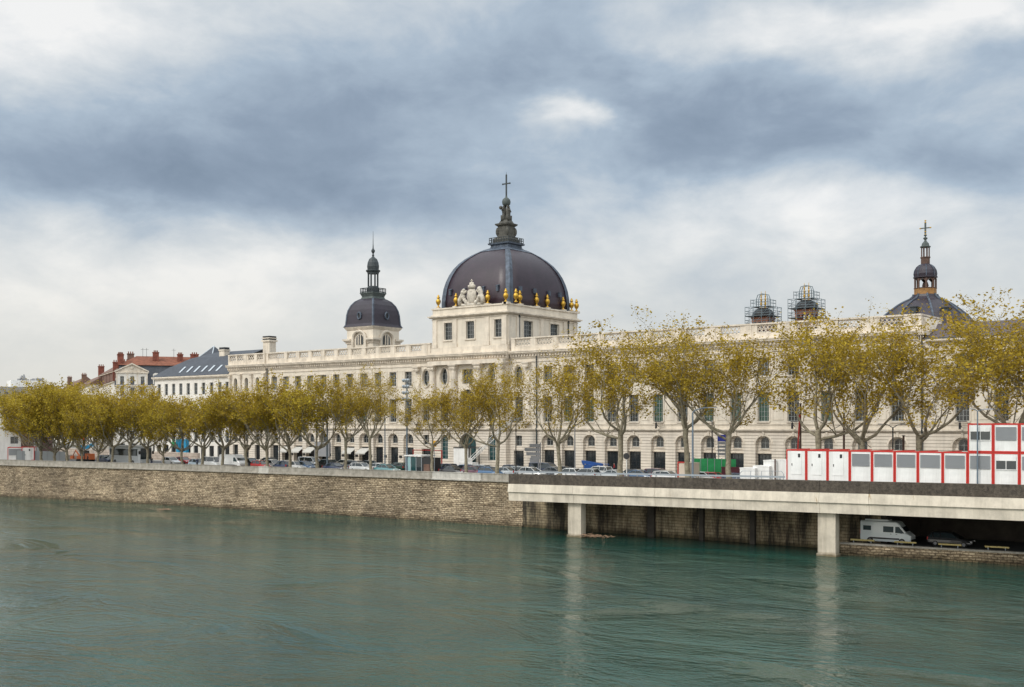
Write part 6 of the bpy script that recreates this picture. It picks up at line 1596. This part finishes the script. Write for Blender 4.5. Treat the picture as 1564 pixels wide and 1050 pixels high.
# ------------------------------------------------------------------ people
def person(px,d,label,top,legs,hair,rz=0,stride=.25,arm=.1,loc=None):
    p=loc or cw(px,d); me=bpy.data.meshes.new('person')
    J=dict(pel=(0,0,.95),ab=(0,0,1.12),ch=(0,0,1.36),nk=(0,0,1.50),hd=(0,.02,1.60),ht=(0,.01,1.74),
      hL=(.10,0,.90),kL=(.11,stride*.5,.50),aL=(.11,stride*.1-.1+stride*.6,.09),tL=(.11,stride*.7+.12,.04),
      hR=(-.10,0,.90),kR=(-.11,-stride*.1,.50),aR=(-.11,-stride,.10),tR=(-.11,-stride+.2,.04),
      sL=(.19,0,1.42),eL=(.26,-arm,1.14),wL=(.25,.05,.90),gL=(.24,.08,.82),sR=(-.19,0,1.42),eR=(-.26,-.05,1.14),wR=(-.25,arm+.05,.90),gR=(-.24,arm+.09,.82))
    E_=[('pel','ab'),('ab','ch'),('ch','nk'),('nk','hd'),('hd','ht'),('pel','hL'),('hL','kL'),('kL','aL'),('aL','tL'),('pel','hR'),('hR','kR'),('kR','aR'),('aR','tR'),('ch','sL'),('sL','eL'),('eL','wL'),('wL','gL'),('ch','sR'),('sR','eR'),('eR','wR'),('wR','gR')]
    rad=dict(pel=(.15,.11),ab=(.14,.10),ch=(.17,.11),nk=(.06,.06),hd=(.085,.10),ht=(.07,.08),hL=(.09,.09),kL=(.06,.065),aL=(.045,.05),tL=(.045,.035),hR=(.09,.09),kR=(.06,.065),aR=(.045,.05),tR=(.045,.035),sL=(.06,.06),eL=(.045,.045),wL=(.03,.03),gL=(.04,.025),sR=(.06,.06),eR=(.045,.045),wR=(.03,.03),gR=(.04,.025))
    ks=list(J); me.from_pydata([J[k] for k in ks],[(ks.index(a),ks.index(b)) for a,b in E_],[])
    o=bpy.data.objects.new('person',me); COL.objects.link(o)
    mo=o.modifiers.new('skin','SKIN'); 
    for k,sv in zip(ks,me.skin_vertices[0].data): sv.radius=rad[k]; sv.use_root=(k=='pel')
    o.modifiers.new('sub','SUBSURF').levels=1
    dg=bpy.context.evaluated_depsgraph_get(); dg.update(); ev_=bpy.data.meshes.new_from_object(o.evaluated_get(dg))
    o.modifiers.clear(); o.data=ev_
    for m_ in (top,legs,M['skin'],hair): ev_.materials.append(m_)
    for pl in ev_.polygons:
        c=pl.center; pl.use_smooth=True
        pl.material_index=2 if c.z>1.52 or (abs(c.x)>.2 and c.z<.92) else (1 if c.z<.98 else 0)
        if c.z>1.66 or (c.z>1.57 and c.y<-.03): pl.material_index=3
    tag(o,label,'person',group='people on the quay'); o.location=(p[0],p[1],G); o.rotation_euler=(0,0,rz)
blk=M['black']; nav=mat('navy_cloth',(.02,.03,.07),.9); brn=mat('brown_cloth',(.10,.06,.04),.9); wht=mat('pale_cloth',(.5,.48,.45),.9); rdc=mat('red_cloth',(.35,.03,.03),.9); hr=mat('dark_hair',(.02,.015,.01),.7)
person(134,219,'person in black leaning by the parapet near the orange digger',blk,blk,hr,2.4,.1)
person(231.5,203,'person in black walking just right of the coach',blk,nav,hr,1.3,.3)
person(301,196,'person in a blue top beside the pale blue hatchback',nav,blk,hr,4.0,.2)
person(0,0,'person in black near the blue shopfront panels',blk,blk,hr,1.0,.3,loc=(fx(262,-3),-3))
person(0,0,'person in red beside the boom lift basket',rdc,nav,hr,2.0,.3,loc=(fx(938,-9),-9))
person(0,0,'person in pale clothes walking below the pharmacy cross',wht,nav,hr,5.0,.3,loc=(fx(268.5,-4),-4))

# ------------------------------------------------------------------ sky, sun, camera
VA=math.atan2(.787,-.617)
def sdir(px,py):
    th=math.atan((px-782)/F); return VA-th, math.atan((648-py)/F*cos(th))
w=bpy.data.worlds.new('World'); sc.world=w; w.use_nodes=True; nt=w.node_tree; N=nt.nodes; L=nt.links; bg=N['Background']
tc=N.new('ShaderNodeTexCoord'); nrm=N.new('ShaderNodeVectorMath'); nrm.operation='NORMALIZE'; L.new(tc.outputs['Generated'],nrm.inputs[0])
sp=N.new('ShaderNodeSeparateXYZ'); L.new(nrm.outputs[0],sp.inputs[0])
def mth(op,a,b_=None,c=None,clamp=False):
    n=N.new('ShaderNodeMath'); n.operation=op; n.use_clamp=clamp
    for i,x in enumerate((a,b_,c)):
        if x is None: continue
        if hasattr(x,'links'): L.new(x,n.inputs[i])
        else: n.inputs[i].default_value=x
    return n.outputs[0]
az=mth('ARCTAN2',sp.outputs['Y'],sp.outputs['X']); el=mth('ARCSINE',sp.outputs['Z'])
# cloud deck coordinates: flatten towards the horizon
cb_=N.new('ShaderNodeCombineXYZ'); L.new(az,cb_.inputs[0]); L.new(el,cb_.inputs[1])
inv=mth('DIVIDE',1.0,mth('ADD',mth('MAXIMUM',sp.outputs['Z'],0.0),.16))
cd=N.new('ShaderNodeCombineXYZ'); L.new(mth('MULTIPLY',sp.outputs['X'],inv),cd.inputs[0]); L.new(mth('MULTIPLY',sp.outputs['Y'],inv),cd.inputs[1])
def noi(vec,scale,det=8,rough=.55,dist=.4,off=(0,0,0),st=(1,1,1)):
    mp=N.new('ShaderNodeMapping'); mp.inputs['Location'].default_value=off; mp.inputs['Scale'].default_value=st; L.new(vec,mp.inputs[0])
    n=N.new('ShaderNodeTexNoise'); n.inputs['Scale'].default_value=scale; n.inputs['Detail'].default_value=det; n.inputs['Roughness'].default_value=rough; n.inputs['Distortion'].default_value=dist
    L.new(mp.outputs[0],n.inputs['Vector']); return n
wp=noi(cb_.outputs[0],7.,6,.55,.2,(1,2,0),(1,2.0,1)); 
wv=N.new('ShaderNodeVectorMath'); wv.operation='MULTIPLY_ADD'; L.new(wp.outputs['Color'],wv.inputs[0]); wv.inputs[1].default_value=(.13,.075,0); 
sb=N.new('ShaderNodeVectorMath'); sb.operation='SUBTRACT'; L.new(cb_.outputs[0],sb.inputs[0]); sb.inputs[1].default_value=(.065,.0375,0); L.new(sb.outputs[0],wv.inputs[2])
acc=None
BL=[(60,235,300,60,-.24),(330,300,240,50,-.26),(640,330,240,60,-.18),(250,150,260,80,-.12),(640,150,300,80,-.12),(450,230,250,60,-.10),(960,140,200,46,-.22),(1130,200,260,44,-.30),(1330,195,170,34,-.16),(1480,245,200,34,-.22),(1540,100,140,50,-.18),(900,60,200,50,-.12),(1020,250,90,24,-.16),
    (20,40,170,70,.50),(868,180,52,22,.60),(820,235,110,24,.18),(1060,70,120,30,.22),(1400,30,260,42,.30),(1520,165,130,24,.20),(1345,215,52,22,.30),(1130,320,260,46,.2),(90,420,330,75,.26),(430,430,240,60,.16),(640,420,160,40,.14),(1240,410,300,60,.06),(500,10,300,30,.06),(1450,330,200,40,.10),(1560,10,120,30,.25)]
for px,py,sx,sy,am in BL:
    a0,e0=sdir(px,py); s1=N.new('ShaderNodeVectorMath'); s1.operation='SUBTRACT'; L.new(wv.outputs[0],s1.inputs[0]); s1.inputs[1].default_value=(a0,e0,0)
    s2=N.new('ShaderNodeVectorMath'); s2.operation='MULTIPLY'; L.new(s1.outputs[0],s2.inputs[0]); s2.inputs[1].default_value=(F/sx*.75,F/sy*.75,0)
    s3=N.new('ShaderNodeVectorMath'); s3.operation='DOT_PRODUCT'; L.new(s2.outputs[0],s3.inputs[0]); L.new(s2.outputs[0],s3.inputs[1])
    g_=mth('EXPONENT',mth('MULTIPLY',s3.outputs['Value'],-1.0))
    acc=mth('MULTIPLY_ADD',g_,am,acc if acc else .62)
n1=noi(cd.outputs[0],.9,9,.56,.5,(3,1,0)).outputs['Fac']; n2=noi(cb_.outputs[0],9.,8,.58,.3,(0,0,0),(1,1.8,1)).outputs['Fac']
t=mth('MULTIPLY_ADD',mth('SUBTRACT',n1,.5),.34,acc); t=mth('MULTIPLY_ADD',mth('SUBTRACT',n2,.5),.75,t); n3=noi(cb_.outputs[0],22.,8,.6,.3,(4,0,0),(1,1.6,1)).outputs['Fac']; t=mth('MULTIPLY_ADD',mth('SUBTRACT',n3,.5),.22,t)
cr=N.new('ShaderNodeValToRGB'); L.new(t,cr.inputs[0]); e=cr.color_ramp.elements
for p_,c_ in ((.0,(.225,.29,.38)),(.25,(.30,.375,.475)),(.50,(.43,.52,.62)),(.74,(.66,.71,.75)),(1.0,(.94,.94,.93))):
    if p_ in (0.,1.): k=e[0] if p_==0 else e[-1]
    else: k=e.new(p_)
    k.position=p_; k.color=(*c_,1)
# low horizon cloud turns cream
hz=N.new('ShaderNodeMapRange'); hz.inputs['From Min'].default_value=.02; hz.inputs['From Max'].default_value=.19; hz.inputs['To Min'].default_value=.75; hz.inputs['To Max'].default_value=0.; L.new(el,hz.inputs['Value'])
hm=N.new('ShaderNodeMix'); hm.data_type='RGBA'; L.new(hz.outputs[0],hm.inputs[0]); L.new(cr.outputs[0],hm.inputs[6]); hm.inputs[7].default_value=(.84,.80,.715,1)
# unseen sky overhead and behind the viewpoint is boosted to light the facade
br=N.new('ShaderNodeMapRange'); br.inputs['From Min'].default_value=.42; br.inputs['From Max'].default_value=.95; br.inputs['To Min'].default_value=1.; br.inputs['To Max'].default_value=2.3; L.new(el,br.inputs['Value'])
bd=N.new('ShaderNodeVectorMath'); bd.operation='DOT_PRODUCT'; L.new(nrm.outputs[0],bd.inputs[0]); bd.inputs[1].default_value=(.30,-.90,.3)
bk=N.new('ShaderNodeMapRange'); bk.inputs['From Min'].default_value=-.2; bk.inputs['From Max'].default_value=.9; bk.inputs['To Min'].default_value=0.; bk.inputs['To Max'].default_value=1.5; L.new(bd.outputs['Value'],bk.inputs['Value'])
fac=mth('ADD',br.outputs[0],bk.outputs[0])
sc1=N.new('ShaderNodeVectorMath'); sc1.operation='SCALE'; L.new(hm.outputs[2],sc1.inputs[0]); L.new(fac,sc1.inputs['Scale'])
sk=N.new('ShaderNodeTexSky'); sk.sky_type='NISHITA'; sk.sun_disc=False; SE,SA=radians(42),radians(200)
sk.sun_elevation=SE; sk.sun_rotation=SA
sk2=N.new('ShaderNodeVectorMath'); sk2.operation='SCALE'; L.new(sk.outputs[0],sk2.inputs[0]); sk2.inputs['Scale'].default_value=.1
mixs=N.new('ShaderNodeMix'); mixs.data_type='RGBA'; mixs.inputs[0].default_value=.93; L.new(sk2.outputs[0],mixs.inputs[6]); L.new(sc1.outputs[0],mixs.inputs[7])
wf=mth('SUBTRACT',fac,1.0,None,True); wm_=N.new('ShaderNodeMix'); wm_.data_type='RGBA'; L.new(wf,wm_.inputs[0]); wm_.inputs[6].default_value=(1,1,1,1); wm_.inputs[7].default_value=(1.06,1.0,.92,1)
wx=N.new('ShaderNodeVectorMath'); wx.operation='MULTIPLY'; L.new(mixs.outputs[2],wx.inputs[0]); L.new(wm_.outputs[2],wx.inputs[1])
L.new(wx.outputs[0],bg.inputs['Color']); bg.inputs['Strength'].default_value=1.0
su=bpy.data.lights.new('sun','SUN'); su.energy=1.5; su.angle=radians(14); su.color=(1,.95,.87)
so=bpy.data.objects.new('sun',su); COL.objects.link(so)
# sun direction: nishita rotation is clockwise from +Y
sd=Vector((sin(SA)*cos(SE),cos(SA)*cos(SE),sin(SE))); so.rotation_euler=(-sd).to_track_quat('-Z','Y').to_euler(); so.location=(0,-100,120)
ca=bpy.data.cameras.new('camera'); co2=bpy.data.objects.new('camera',ca); COL.objects.link(co2); sc.camera=co2
co2.location=(CX,CY,CZ); co2.rotation_euler=(pi/2,0,VA-pi/2)
ca.sensor_width=36; ca.lens=F/1564*36; ca.shift_y=(648-525)/1564; ca.clip_end=6000; ca.clip_start=.5
vs=sc.view_settings; vs.view_transform='Standard'; vs.look='None'; vs.exposure=0.; vs.gamma=1
